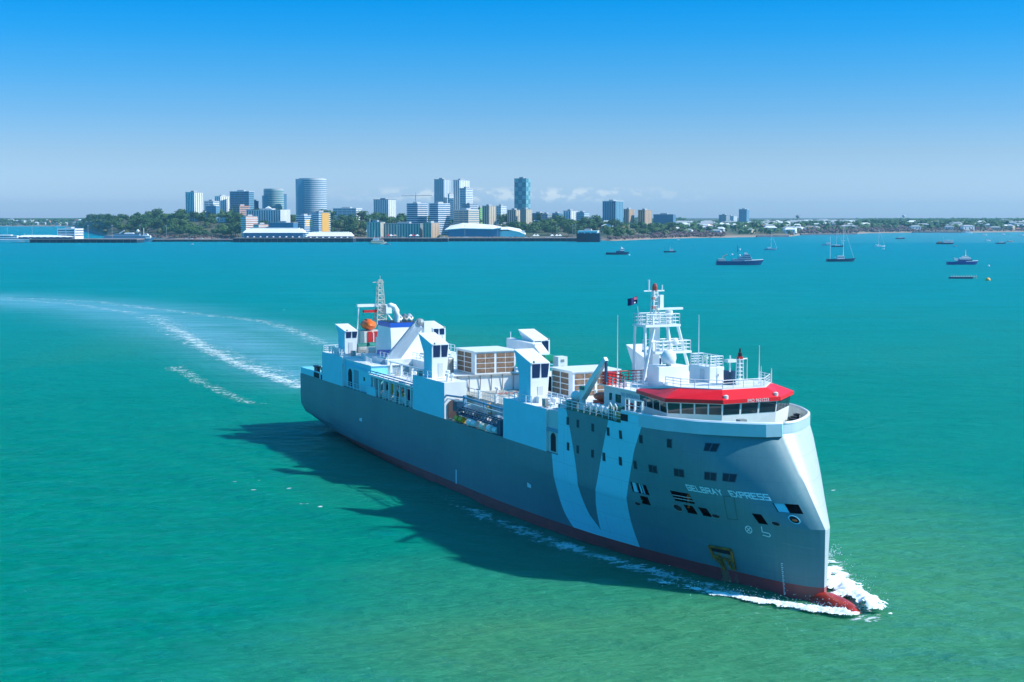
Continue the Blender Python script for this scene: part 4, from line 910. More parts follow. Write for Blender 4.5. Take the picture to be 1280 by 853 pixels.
for a, c_, z in (((99.4, -2.5), (81, -2.5), 14.4), ((103, -6.5), (99.6, -6.5), 14.4), ((50.5, -6.5), (38, -6.5), 14.4), ((103.5, 6.5), (82, 6.5), 14.4)):
    P(M_().rail([(*a, z), (*c_, z)], 1.0, 1.5, .045, 3), 'casing_railing', WHITE)

# the crew member looking out of the bow opening
def person(loc, rz, label, suit, s=1.0):
    vs = [(0, 0, .95), (0, 0, 1.15), (0, 0, 1.38), (0, 0, 1.50), (0, .01, 1.62), (0, .02, 1.73), (-.2, 0, 1.40), (-.27, .06, 1.15), (-.2, .28, 1.05), (.2, 0, 1.40), (.27, .06, 1.15), (.2, .28, 1.05), (-.1, 0, .88), (-.11, .02, .5), (-.11, 0, .08), (-.11, .12, .04), (.1, 0, .88), (.11, .02, .5), (.11, 0, .08), (.11, .12, .04)]
    es = [(0, 1), (1, 2), (2, 3), (3, 4), (4, 5), (2, 6), (6, 7), (7, 8), (2, 9), (9, 10), (10, 11), (0, 12), (12, 13), (13, 14), (14, 15), (0, 16), (16, 17), (17, 18), (18, 19)]
    rr = [.16, .15, .17, .065, .10, .09, .075, .055, .04, .075, .055, .04, .10, .075, .05, .045, .10, .075, .05, .045]
    me_ = bpy.data.meshes.new('person'); me_.from_pydata([(a*s, b_*s, c_*s) for a, b_, c_ in vs], es, []); me_.materials.append(suit)
    o = bpy.data.objects.new('person', me_); col.objects.link(o); o.location = loc; o.rotation_euler = (0, 0, rz)
    sk = o.modifiers.new('skin', 'SKIN'); sd = o.modifiers.new('sub', 'SUBSURF'); sd.levels = sd.render_levels = 1
    for v_, r_ in zip(me_.skin_vertices[0].data, rr): v_.radius = (r_*s, r_*s)
    me_.skin_vertices[0].data[0].use_root = True
    tag(o, label, 'person')
    hat = MB().ball((0, .02*s, 1.74*s), .13*s, .15*s, .11*s, 10, 6).build('hard_hat', WHITE, o); return o
pm = hp(12.75, 7.6, -.45); pw = ORG - FWD*pm[0] + PORT*pm[1]
person((pw[0], pw[1], pm[2]-.55), math.atan2(-PORT[1], -PORT[0])-math.pi/2, 'crew member in orange overalls looking out of the dark bow opening below the ship name', ORANGE, .95)

# breaking wave and spray round the bow: a ragged, lacy sheet of froth over the water
from mathutils import noise as mnz
fo_ = mat('white_foam', (.86, .91, .93), .6); r7 = random.Random(77)
def dist_path(s, t, path):
    best = 1e9; par = 0; n = len(path)-1
    for i in range(n):
        (a, b_), (c_, e_) = path[i], path[i+1]; dx, dy = c_-a, e_-b_; u = max(0, min(1, ((s-a)*dx+(t-b_)*dy)/(dx*dx+dy*dy))); q = math.hypot(s-a-u*dx, t-b_-u*dy)
        if q < best: best, par = q, (i+u)/n
    return best, par
PATHS = [([(-3.9, 1.2), (-2.6, 2.0), (0, 3.2), (3.5, 4.7), (8, 6.6), (13, 8.6)], 2.3, 2.0, 1.25), ([(-5.0, -.9), (-3.8, -2.1), (-1.2, -3.6), (2, -5.6), (6, -7.6), (12, -10.2)], 1.35, .65, .5)]
def froth(s, t):
    m_, z_ = 0, 0
    for path, w0, w1, h_ in PATHS:
        q, u = dist_path(s, t, path); w_ = w0+(w1-w0)*u; g_ = math.exp(-(q/w_)**2)*(1-.45*u**2); m_ = max(m_, g_); z_ = max(z_, g_*h_*(1-u*.6))
    return m_, z_
CS = .14; grid = {}; b = MB()
def node(i, j):
    k = (i, j)
    if k not in grid:
        s, t = -9.5+i*CS, -12.5+j*CS; m_, z_ = froth(s, t)
        n1 = mnz.fractal(Vector((s*.7, t*.7, 3.1)), .9, 2.1, 5); n2 = mnz.fractal(Vector((s*2.6, t*2.6, 9.7)), .7, 2.0, 4)
        w = ORG-FWD*s+PORT*t; grid[k] = (m_+.42*n1+.30*n2, (float(w[0]), float(w[1]), .12+z_*(.75+.5*n1)+.16*n2*m_))
    return grid[k]
NI, NJ = int(30/CS), int(24.5/CS); vid = {}; V_, F_ = [], []
for i in range(NI):
    for j in range(NJ):
        s, t = -9.5+i*CS, -12.5+j*CS
        if s > 0 and abs(t) < hb(s, 0)+.05: continue
        if froth(s, t)[0] < .12: continue
        q4 = [(i, j), (i+1, j), (i+1, j+1), (i, j+1)]; ns_ = [node(*q) for q in q4]
        if sum(n_[0] for n_ in ns_)/4 < .47: continue
        if s < 1.2 and any(((s+2.4)/3.5)**2+(t/1.25)**2 < 1 for _ in (0,)): continue
        ids = []
        for q, n_ in zip(q4, ns_):
            if q not in vid: vid[q] = len(V_); V_.append(n_[1])
            ids.append(vid[q])
        F_.append(tuple(ids))
b.add(V_, F_); tag(b.build('bow_wave_foam', fo_, recalc=False, smooth=True), 'white breaking bow wave and froth round the red bulb', 'foam', kind='stuff')
b = MB()
def fleck(x, y, z, r):
    b.add([(x-r, y, z-r*.5), (x+r, y-r*.4, z-r*.3), (x+r*.2, y+r, z), (x, y, z+r)], [(0, 1, 2), (0, 1, 3), (1, 2, 3), (2, 0, 3)])
for path, w0, w1, h_ in PATHS[:2]:
    for _ in range(420):
        u = r7.random()**1.2*(len(path)-1); i = min(int(u), len(path)-2); f = u-i
        s_ = path[i][0]+(path[i+1][0]-path[i][0])*f+r7.gauss(0, w0*.55); t_ = path[i][1]+(path[i+1][1]-path[i][1])*f+r7.gauss(0, w0*.55)
        if s_ > 0 and abs(t_) < hb(s_, 0)+.1: continue
        w = ORG-FWD*s_+PORT*t_; fleck(w[0], w[1], .2+abs(r7.gauss(0, h_*.9)), r7.uniform(.02, .055))
for _ in range(45):
    s_, t_ = r7.gauss(11, .35), r7.gauss(9.6, .35); w = ORG-FWD*s_+PORT*t_; fleck(w[0], w[1], 1.6+r7.gauss(0, .4), r7.uniform(.04, .09))
tag(b.build('bow_spray', fo_, recalc=False), 'fine white spray thrown up round the bow', 'spray', kind='stuff')
# ------------------------------------------------------------------ land
SHT = [(-200,283),(95,283),(112,289),(135,296),(220,299),(300,300),(440,300),(750,300),(762,301.5),(820,299),(870,297.5),(900,297.3),(935,296.5),(985,296),(1000,294),(1068,293),(1076,291.8),(1140,291),(1205,291),(1280,290),(1500,290)]
HT = [(-200,14),(100,18),(125,27),(200,32),(250,37),(300,37),(335,31),(450,31),(560,24),(700,22),(800,15),(900,13),(1000,15),(1500,18)]
def shoreD(px): return HCAM*F/(lerpt(SHT, px)-HOR)
def gz(px, D):
    u = D-shoreD(px); H_ = lerpt(HT, px)
    if u < 0: return -3
    return lerpt([(0, .1), (18, 2.2), (90, 5), (330, H_), (1500, H_), (3500, max(H_, 25)), (20000, 30)], u)
cols = list(range(-200, 1501, 12)); offs = [-40, 0, 8, 18, 60, 130, 220, 320, 420, 520, 700, 1000, 1500, 2200, 3000, 4200, 6500, 12000]
vs = []; rt_ = random.Random(4)
for px in cols:
    s0 = shoreD(px)+rt_.uniform(-18, 18)
    for o_ in offs:
        D = s0+o_; z = gz(px, D)+(rt_.uniform(-.8, .8) if o_ > 60 else 0); vs.append(((px-640)/F*D, D, z if o_ >= 0 else -3))
n = len(offs); fs = [(i*n+k, (i+1)*n+k, (i+1)*n+k+1, i*n+k+1) for i in range(len(cols)-1) for k in range(n-1)]
terr = MB(); terr.add(vs, fs)
m = bpy.data.materials.new('headland_ground'); m.use_nodes = True; nt = m.node_tree; N = nt.nodes; LK = nt.links; bs = N['Principled BSDF']
tco = nd('ShaderNodeTexCoord').outputs['Object']; sep = nd('ShaderNodeSeparateXYZ'); LK.new(tco, sep.inputs[0])
c = mixc3(rng(noise(.012, (1, 1, 1), 5, .6), .4, .65), (.035, .075, .03), (.17, .12, .085))
c = mixc3(rng(sep.outputs['Z'], 5, 2.0), c, (.30, .22, .17)); LK.new(c, bs.inputs['Base Color']); bs.inputs['Roughness'].default_value = .9
tag(terr.build('terrain', m, smooth=True), kind='structure')

def GP(px, D, dz=0): return ((px-640)/F*D, D, gz(px, D)+dz)
# ------------------------------------------------------------------ buildings
def bmat(n, c_): return mat('facade_'+n, c_, .6, var=.08, vscale=.05)
FW_ = bmat('white', (.84, .85, .86)); FC_ = bmat('cream', (.66, .56, .42)); FT_ = bmat('tan', (.62, .42, .26)); FB_ = bmat('blue_glass', (.16, .36, .50)); FN_ = bmat('navy', (.07, .19, .33)); FG_ = bmat('grey', (.40, .42, .44)); FO_ = bmat('ochre', (.80, .42, .08)); FP_ = bmat('pink', (.60, .36, .28)); FR_ = bmat('roof_white', (.88, .88, .88)); FRR = bmat('roof_red', (.5, .18, .1))
WBL = mat('window_glass_blue', (.10, .24, .36), .2); WDK = mat('window_glass_dark', (.06, .11, .18), .25); WTL = mat('window_glass_teal', (.05, .25, .33), .15)
def building(name, label, x0, x1, yt, D, fl=.6, wall=FW_, win=WBL, style='bands', th=35, ring=None, roofc=None, cat='building', group=None, sh=3.4, yb=None, base_z=None):
    W_ = (x1-x0)/F*D; t_ = R(th); w = max(4, fl*W_/math.cos(t_)); d = max(4, (1-fl)*W_/math.sin(t_))
    zt = HCAM+(HOR-yt)/F*D; pc = (x0+x1)/2; zg = gz(pc, D)-1.5 if base_z is None else base_z
    if yb is not None: zg = HCAM-(yb-HOR)/F*D
    cx = (pc-640)/F*D; h = zt-zg
    # footprint centre such that the front corner sits at depth D
    e = empty(name, (cx, D+(w*math.sin(t_)+d*math.cos(t_))/2*.5, zg), -t_, label, cat, group)
    MB().box(-w/2, w/2, -d/2, d/2, 0, h).build('wall', wall, e)
    MB().box(-w/2-.4, w/2+.4, -d/2-.4, d/2+.4, h, h+.7).build('roof', roofc or FG_, e)
    if W_ > 9: MB().box(-w*.2, w*.15, -d*.2, d*.2, h+.7, h+3.2).build('roof_plant', FG_, e)
    ns = max(1, min(28, int((h-1.5)/sh)))
    if style in ('bands', 'balcony'):
        b = MB()
        if style == 'bands':
            b.box(-w/2+.6, w/2-.6, -d/2-.12, -d/2+.1, 0, 1.6); b.box(w/2-.1, w/2+.12, -d/2+.6, d/2-.6, 0, 1.3)
            me_o = b.build('window_band', win, e)
        else:
            b.box(-w/2-.7, w/2+.9, -d/2-1.1, -d/2+.1, 0, 1.15); b.box(w/2-.1, w/2+1.1, -d/2-1.1, d/2, 0, 1.15)
            me_o = b.build('balcony', FR_ if wall in (FN_, FB_, WBL) else FW_, e)
        for k in range(ns):
            o = me_o if k == 0 else me_o.copy()
            if k: col.objects.link(o)
            o.parent = e; o.location = (0, 0, h-sh*(k+1)+ (.5 if style == 'bands' else .2))
        if style == 'bands' and W_ > 18:
            nn = max(2, int(w/9)); p0 = MB().box(-.45, .45, -.35, .1, 0, h).build('pilaster', wall, e)
            for k in range(nn+1):
                o = p0 if k == 0 else p0.copy()
                if k: col.objects.link(o)
                o.parent = e; o.location = (-w/2+.5+(w-1)*k/nn, -d/2, 0)
    elif style == 'ribs':
        nn = max(3, int(w/4.5)); p0 = MB().box(-.85, .85, -.5, .1, 0, h-1).build('window_strip', win, e)
        for k in range(nn):
            o = p0 if k == 0 else p0.copy()
            if k: col.objects.link(o)
            o.parent = e; o.location = (-w/2+w*(k+.5)/nn, -d/2+.4, .2)
        nn = max(2, int(d/5)); p1 = MB().box(-.1, .12, -.6, .6, 0, h-1).build('window_strip', win, e)
        for k in range(nn):
            o = p1 if k == 0 else p1.copy()
            if k: col.objects.link(o)
            o.parent = e; o.location = (w/2, -d/2+d*(k+.5)/nn, .2)
    return e, w, d, h
def drum(name, label, x0, x1, yt, D, wall, win, slab=None):
    W_ = (x1-x0)/F*D; zt = HCAM+(HOR-yt)/F*D; pc = (x0+x1)/2; zg = gz(pc, D)-1.5; h = zt-zg; r = W_/2
    e = empty(name, ((pc-640)/F*D, D+r, zg), 0, label, 'building')
    MB().lathe((0, 0, 0), [(.1, 0), (r, 0), (r, h), (.1, h+.2)], 48).build('wall', wall, e, smooth=False)
    n_ = int((h-4)/3.5); b0 = MB().loft([[( (r+.15)*math.cos(a), (r+.15)*math.sin(a), z) for a in [2*math.pi*k/48 for k in range(48)]] for z in (0, 1.7)], cap=False).build('window_band', win, e)
    for k in range(n_):
        o = b0 if k == 0 else b0.copy()
        if k: col.objects.link(o)
        o.parent = e; o.location = (0, 0, h-4.5-3.5*k)
    MB().lathe((0, 0, h), [(.1, 0), (r*.9, 0), (r*.9, 1.2), (.1, 1.4)], 32).build('roof', FG_, e)
    if slab: MB().box(-r*1.02, -r*.25, -r*.9, r*.6, 0, h-.5 if slab == 1 else h*.8).build('side_slab', FB_, e)
    return e
B = building
B('apartment_tower', 'white apartment tower with a window grid, at the left end of the skyline', 233, 254, 241, 2720, .6, FW_, WDK, 'ribs')
B('office_building', 'low white office block just right of the leftmost tower', 256, 275, 252, 2760, .7, FW_, WBL, 'bands')
B('office_building', 'blue glass wing standing in front of the low white office block', 258, 276, 258, 2700, .8, FB_, WBL, 'bands')
B('office_building', 'white stepped office block left of the wide blue glass office', 270, 288, 246, 2800, .45, FW_, WBL, 'ribs', roofc=FR_)
B('glass_office', 'wide flat blue glass office with a small pink plant room on its roof', 288, 318, 240, 2780, .86, FB_, WDK, 'bands', th=22, roofc=FR_)
B('red_roofed_house', 'low pink building with a red roof below the wide blue glass office', 292, 312, 258, 2650, .5, FP_, WDK, 'bands', roofc=FRR)
B('office_building', 'small dark blue block right of the wide blue glass office', 316, 324, 252, 2820, .5, FN_, WBL, 'bands')
drum('round_office', 'round glass office with a cream crown left of the big drum tower', 329, 354, 237, 2800, bmat('pale_green', (.45, .55, .55)), WTL, 2)
B('office_building', 'narrow dark slab tucked behind the round glass office', 350, 359, 243, 2860, .5, FN_, WBL, 'bands')
drum('drum_tower', 'big silver drum tower banded with windows, widest on the skyline', 371, 407, 224, 2750, bmat('silver', (.62, .66, .70)), mat('window_glass_silver', (.12, .26, .38), .25), 1)
e_, w_, d_, h_ = B('parliament_house', 'white parliament house with a gabled roof below the round office', 309, 361, 263, 2600, .85, FW_, WDK, 'ribs', th=15, roofc=FR_)
MB().prism([(-8, -6), (8, -6), (8, 6), (-8, 6)], h_+.7, h_+7, [(-.5, -.5), (.5, -.5), (.5, .5), (-.5, .5)]).build('gable', FR_, e_)
B('apartment_block', 'banded pink apartment block with a yellow stripe near the wharf', 303, 321, 271, 2400, .35, FP_, FR_, 'balcony')
B('apartment_block', 'stepped pink apartment block right of the banded one', 318, 336, 281, 2380, .4, FP_, FR_, 'balcony')
B('waterfront_hall', 'long dark blue hall behind the white wharf sheds', 336, 372, 279, 2370, .9, FN_, WBL, 'bands', th=15, sh=5)
e_, w_, d_, h_ = B('apartment_block', 'dark apartment block with a small ochre panel below the drum tower', 371, 391, 270, 2390, .55, FN_, WBL, 'balcony', roofc=FR_)
MB().box(w_/2, w_/2+.6, -d_*.4, d_*.4, h_*.55, h_*.85).build('ochre_panel', FO_, e_)
e_, w_, d_, h_ = B('apartment_block', 'dark apartment block with a tall ochre panel', 388, 412, 266, 2400, .5, FN_, WBL, 'balcony')
MB().box(w_/2-.1, w_/2+1.4, -d_*.25, d_*.35, 1, h_-.6).build('ochre_panel', FO_, e_)
B('long_white_hall', 'long low white hall on the ridge right of the drum tower', 417, 452, 261, 3000, .85, FW_, WBL, 'bands', th=15, roofc=FR_)
B('ribbed_hotel', 'white ribbed hotel with a dark roof cap, alone left of the cranes', 467, 495, 250, 2950, .7, FW_, WBL, 'ribs', roofc=FN_)
B('balcony_apartments', 'shaded balcony block left of its taller twin, under the tower crane', 509, 534, 255, 2500, .55, FN_, FR_, 'balcony', roofc=FR_)
B('balcony_apartments', 'balcony block with a bright right flank under the twin glass towers', 537, 562, 255, 2480, .45, FN_, FR_, 'balcony', roofc=FR_)
B('glass_tower', 'tall blue glass tower with rounded bays, left of the white twin tower', 543, 563, 225, 2900, .62, bmat('silver', ()), WBL, 'ribs')
B('glass_tower_annex', 'lower white flank leaning against the tall blue glass tower', 560, 567, 243, 2890, .3, FW_, WBL, 'bands')
B('white_tower', 'tall white tower with a dark left edge right of the blue glass tower', 567, 587, 226, 2930, .4, FW_, WBL, 'ribs')
B('white_tower', 'shorter white tower stepping down in front of the tall white one', 575, 591, 236, 2880, .5, FW_, WBL, 'bands')
B('office_building', 'dark unfinished block with white corners below the white towers', 578, 597, 256, 2700, .5, FN_, FR_, 'balcony')
B('tan_apartments', 'blue and tan apartments above the convention centre roof', 567, 599, 263, 2480, .6, FC_, WBL, 'bands', roofc=FR_)
B('green_block', 'dark block with a lime green panel', 597, 604, 260, 2750, .5, bmat('lime', (.30, .60, .10)), WBL, 'bands')
B('ribbed_apartments', 'cream ribbed apartments right of the lime green block', 603, 620, 258, 2600, .5, FC_, WDK, 'ribs')
B('office_building', 'slim white block with a blue left face', 620, 633, 258, 2760, .5, FW_, WBL, 'bands')
e_, w_, d_, h_ = B('chequered_tower', 'teal chequered glass tower at the right end of the tall group', 643, 663, 224, 2850, .72, bmat('teal_glass', (.12, .32, .38)), WTL, 'bands')
rk = random.Random(3)
for k in range(11):
    for q in range(3):
        if (k+q) % 2 == 0:
            MB().box(-w_/2+w_*q/3+.3, -w_/2+w_*(q+1)/3-.3, -d_/2-.25, -d_/2-.13, h_*(k+.1)/11, h_*(k+1)/11).build('glass_panel', mat('pale_teal_panel', (.22, .47, .53), .3), e_)
        if q < 2 and (k+q) % 2 == 1:
            MB().box(w_/2+.13, w_/2+.25, -d_/2+d_*q/2+.3, -d_/2+d_*(q+1)/2-.3, h_*(k+.1)/11, h_*(k+1)/11).build('glass_panel', mat('pale_teal_panel', ()), e_)
B('ribbed_apartments', 'long cream ribbed apartments at the foot of the chequered tower', 634, 652, 263, 2600, .6, FC_, WDK, 'ribs')
B('ribbed_apartments', 'short cream ribbed apartments right of the chequered tower foot', 650, 665, 262, 2580, .5, FC_, WDK, 'ribs')
B('office_building', 'low dark blue block above the trees right of the chequered tower', 664, 684, 267, 2700, .7, FN_, WBL, 'bands')
B('office_building', 'low grey office half hidden by trees', 676, 690, 268, 2650, .6, FG_, WBL, 'bands')
B('office_building', 'low blue office with a dark roof in the middle of the tree line', 690, 703, 267, 2750, .6, FB_, WBL, 'bands')
B('apartment_block', 'white and blue apartment block with an uneven roof', 704, 722, 264, 2760, .5, FW_, WBL, 'ribs')
B('apartment_block', 'blue apartment block joined right of the uneven one', 720, 736, 266, 2740, .6, FB_, FR_, 'balcony')
B('hotel_tower', 'blue and white hotel tower standing alone above the trees', 753, 779, 252, 2780, .6, FB_, WDK, 'ribs', roofc=FR_)
B('tan_tower', 'tan tower touching the blue and white hotel', 779, 793, 262, 2850, .45, FT_, WDK, 'ribs')
B('tan_tower', 'tan tower standing free right of the hotel', 797, 815, 263, 2850, .45, FT_, WDK, 'ribs')
B('long_hall', 'long dark blue hall right of the tan towers', 816, 846, 268.5, 3300, .8, FN_, WBL, 'bands', th=15)
B('distant_tower', 'lone distant grey tower above the houses on the right', 923, 936, 262, 4200, .68, FB_, WBL, 'bands', roofc=FR_)
B('distant_hall', 'distant flat hall left of the lone grey tower', 898, 912, 269, 4300, .6, FG_, WBL, 'bands')
B('distant_hall', 'distant white hall left of the lone grey tower', 903, 921, 270.5, 4500, .7, FW_, WBL, 'bands')
B('terrace_block', 'tan striped terrace behind the fishing boat', 459, 481, 278, 2380, .8, FC_, WDK, 'ribs', th=15, roofc=FN_)
B('terrace_block', 'long dark terrace with pale piers on the waterfront', 481, 531, 280, 2390, .9, bmat('slate', (.12, .20, .24)), FC_, 'ribs', th=10)
B('terrace_block', 'yellow end block of the waterfront terrace', 529, 549, 279, 2370, .55, FT_, WDK, 'ribs', th=25)
e_ = empty('white_chapel', GP(463, 2500), 0, 'white pointed chapel roof on the wooded ridge', 'chapel')
MB().prism([(-8, -8), (8, -8), (8, 8), (-8, 8)], 0, 19, [(-1, -1), (1, -1), (1, 1), (-1, 1)]).build('roof', FR_, e_); MB().box(-.6, .6, -.6, .6, 18, 26).build('spire', FR_, e_)
# tower crane above the blocks
e_ = empty('tower_crane', (( 520-640)/F*2700, 2700, 20), 0, 'thin tower crane with its long jib level above the balcony block', 'crane')
MB().tube([(0, 0, 0), (0, 0, 56)], .8, 4).build('mast', bmat('crane_grey', (.3, .35, .4)), e_); MB().tube([(-26, 0, 55), (30, 0, 56)], .55, 4).build('jib', bmat('crane_grey', ()), e_); MB().tube([(0, 0, 56), (0, 0, 61)], .4, 4).build('apex', bmat('crane_grey', ()), e_)

# convention centre with its long shell roof
def shell(name, label, x0, x1, D, ytop, yb, prof, depth, wallc, cat='hall'):
    X0, X1 = (x0-640)/F*D, (x1-640)/F*D; zt = HCAM+(HOR-ytop)/F*D; zb = HCAM+(HOR-yb)/F*D; e = empty(name, (X0, D, zb), 0, label, cat); h = zt-zb; L_ = X1-X0
    rings = []
    for u, f, lo in prof:
        rings.append([(u*L_, 0, lo*h), (u*L_, depth*.25, (lo+(f-lo)*.8)*h), (u*L_, depth*.6, f*h), (u*L_, depth, (lo+(f-lo)*.6)*h), (u*L_, depth, (lo-.05)*h), (u*L_, 2, (lo-.06)*h)])
    MB().loft(rings).build('shell_roof', FR_, e, smooth=False)
    MB().box(L_*.06, L_*.97, 4, depth-3, 0, h*.55).build('wall', wallc, e); return e, L_, h
shell('convention_centre', 'convention centre with a long curved white shell roof on the waterfront', 556, 627, 2360, 279, 296, [(0, .55, .5), (.08, .8, .55), (.3, 1.0, .62), (.6, .95, .6), (.85, .85, .58), (1, .72, .66)], 60, FN_)
shell('convention_annex', 'lower curved annex at the right end of the convention centre', 620, 657, 2375, 283, 296, [(0, .9, .7), (.4, .95, .7), (.8, .75, .45), (1, .35, .2)], 50, FW_)

# wharves
PILE = mat('dark_pile', (.012, .03, .06), .8); QUAY = mat('quay_concrete', (.34, .25, .22), .8, var=.3, vscale=.02)
def wharf(label, x0, x1, D, ztop, depth):
    X0, X1 = (x0-640)/F*D, (x1-640)/F*D; e = empty('wharf', (X0, D, 0), 0, label, 'wharf')
    L_ = X1-X0
    MB().box(0, L_, 0, depth, ztop-1.2, ztop).build('deck', QUAY, e); MB().box(0, L_, 3, depth-2, -1, ztop-1.2).build('under_wall', PILE, e)
    p0 = MB().tube([(0, 0, -1), (0, 0, ztop-1.2)], .45, 5).build('pile', mat('pile_teal', (.03, .12, .16), .7), e); n_ = min(70, int(L_/9))
    for k in range(n_+1):
        o = p0 if k == 0 else p0.copy()
        if k: col.objects.link(o)
        o.parent = e; o.location = (L_*k/n_, .8, 0)
    return e
wharf('dark left wharf where the white ferry and patrol boat lie', 38, 172, 2110, 5.5, 45)
wharf('long dark wharf below the white sheds', 292, 442, 2150, 6.5, 60)
wharf('piled wharf in front of the convention centre', 440, 560, 2190, 5.8, 40)
wharf('piled wharf running right from the convention centre to the ferry terminal', 560, 724, 2230, 5.5, 30)
wharf('low shore wharf joining the left wharf to the headland', 165, 300, 2200, 3.6, 40)
def shed(label, x0, x1, D, yt, yb, name='wharf_shed', roofh=.45, depth=30, wallc=FN_):
    X0, X1 = (x0-640)/F*D, (x1-640)/F*D; zt = HCAM+(HOR-yt)/F*D; zb = HCAM+(HOR-yb)/F*D; e = empty(name, (X0, D, zb), 0, label, 'shed'); L_ = X1-X0; h = zt-zb
    MB().box(2, L_-2, 2, depth-2, 0, h*(1-roofh)).build('wall', wallc, e)
    MB().prism([(0, 0), (L_, 0), (L_, depth), (0, depth)], h*(1-roofh), h*.92, [(L_*.06, depth*.3), (L_*.94, depth*.3), (L_*.94, depth*.7), (L_*.06, depth*.7)]).build('roof', FR_, e)
    MB().box(L_*.1, L_*.9, depth*.35, depth*.65, h*.9, h).build('ridge_vent', FR_, e)
    q = MB().prism([(-1.6, -1), (1.6, -1), (1.6, 2), (-1.6, 2)], 2.2, 3.6, [(-.1, .4), (.1, .4), (.1, .6), (-.1, .6)]).build('canopy', FR_, e)
    n_ = max(2, int(L_/9))
    for k in range(n_):
        o = q if k == 0 else q.copy()
        if k: col.objects.link(o)
        o.parent = e; o.location = (L_*(k+.8)/(n_+.6), 0, 0)
shed('long white wharf shed with a row of little white canopies', 304, 381, 2155, 285, 298.5)
shed('second white wharf shed with a stepped flat roof', 383, 441, 2160, 290, 299, roofh=.6)
shed('white shed roof on the left wharf beside the ferry', 22, 92, 2112, 294, 298.5, roofh=.5)
e_, *_x = B('terminal_building', 'white two storey terminal on the left wharf', 74, 101, 286.5, 2125, .85, FW_, WDK, 'bands', th=10, base_z=5.4, roofc=FR_)
e_, *_x = B('ferry_terminal', 'white ferry terminal box over a dark base at the wharf end', 722, 750, 289, 2170, .85, FW_, WDK, 'bands', th=8, base_z=12.5, roofc=FR_, sh=4)
MB().box(-17, 17, -8, 8, -13, 0).build('dark_base', PILE, e_)
# lamp posts on the wharves
lp = None
for px, D in ((9, 2115), (40, 2115), (72, 2118), (110, 2118), (140, 2118), (175, 2190), (208, 2200), (460, 2195), (497, 2200), (539, 2205), (581, 2235), (622, 2238), (696, 2240), (716, 2235), (719, 2238)):
    if lp is None:
        lp = empty('lamp_post', (0, 0, 0), 0); MB().tube([(0, 0, 0), (0, 0, 19)], .22, 5).build('pole', FG_, lp); MB().box(-1.2, 1.2, -.3, .3, 19, 19.4).build('lamp_head', FR_, lp); o = lp
    else: o = copy_tree(lp)
    o.location = ((px-640)/F*D, D+6, 5.2); tag(o, 'tall thin lamp post standing on the wharf', 'lamp post', 'lamp posts along the wharves')
# cars and umbrellas on the promenade
cars = []; r4 = random.Random(9); CC = [FW_, FW_, FG_, RED, FN_, FT_]
def mkcar(c_):
    e = empty('parked_car'); MB().loft([[(x, y, z) for x, z in ((-2.1, .4), (2.1, .4), (2.1, .9), (1.2, 1.0), (.7, 1.5), (-1.3, 1.5), (-2.0, 1.0))] for y in (-.85, .85)]).build('body', c_, e); MB().box(-1.1, .9, -.87, .87, 1.02, 1.38).build('window', WDK, e); return e
for k in range(46):
    c_ = mkcar(CC[k]) if k < 6 else copy_tree(cars[k % 6])
    if k < 6: cars.append(c_)
    px = r4.uniform(445, 720) if k < 32 else r4.uniform(225, 300); D = (2205+r4.uniform(0, 22)) if px < 560 else 2240+r4.uniform(0, 14)
    c_.location = ((px-640)/F*D, D, 5.8 if px > 440 and px < 560 else (5.5 if px > 300 else 3.7)); c_.rotation_euler = (0, 0, r4.uniform(-.2, .2)); tag(c_, 'small parked car on the wharf promenade', 'car', 'cars parked along the wharf')
for px, c_ in ((486, RED), (489, FR_), (494, FP_), (514, FR_), (517, RED), (522, FR_), (668, FR_), (672, FR_), (690, FR_), (696, FR_), (700, FR_)):
    o = empty('market_umbrella', ((px-640)/F*2225, 2225, 5.5), 0, {'red_paint': 'red umbrella on the waterfront promenade'}.get(c_.name, 'pale umbrella on the waterfront promenade'), 'umbrella', 'red promenade umbrellas' if c_ is RED else 'pale promenade umbrellas')
    MB().prism([(-3, -3), (3, -3), (3, 3), (-3, 3)], 3, 5.4, [(-.1, -.1), (.1, -.1), (.1, .1), (-.1, .1)]).build('canopy', c_, o); MB().tube([(0, 0, 0), (0, 0, 3.2)], .12, 4).build('pole', FR_, o)

# houses over the low ground to the right and far left
protos = []; r5 = random.Random(21)
def mkhouse(w, d, h, wc, rc):
    e = empty('house'); MB().box(-w/2, w/2, -d/2, d/2, -2, h).build('wall', wc, e)
    MB().prism([(-w/2-.6, -d/2-.6), (w/2+.6, -d/2-.6), (w/2+.6, d/2+.6), (-w/2-.6, d/2+.6)], h, h+3, [(-w*.3, -.3), (w*.3, -.3), (w*.3, .3), (-w*.3, .3)]).build('roof', rc, e)
    for k in (-.3, .05, .32): MB().box(w*k-.8, w*k+.8, -d/2-.06, -d/2+.1, h*.3, h*.75).build('window', WDK, e)
    return e
for a in ((16, 11, 6, FW_, FR_), (22, 12, 7, FC_, FR_), (14, 10, 5, FP_, FRR), (26, 14, 9, FW_, FG_), (12, 10, 8, FG_, FR_), (30, 16, 6, FC_, FG_)): protos.append(mkhouse(*a))
zones = [(835, 1080, 80, 1900, 190, 'pale house among the trees on the low shore right of the city', 'houses on the low shore right of the city'),
         (1140, 1300, 30, 900, 70, 'pale waterside house at the far right shore', 'waterside houses at the far right'),
         (-10, 108, 60, 900, 34, 'tiny pale house on the far left shore', 'houses on the far left shore'),
         (1075, 1140, 250, 1200, 8, 'pale house half hidden in the right woodland', 'houses in the right woodland'),
         (180, 300, 150, 520, 7, 'pale low building among the headland trees on the left', 'low buildings among the left headland trees'),
         (560, 800, 260, 600, 12, 'pale low building behind the central tree line', 'low buildings behind the central tree line')]
used = set()
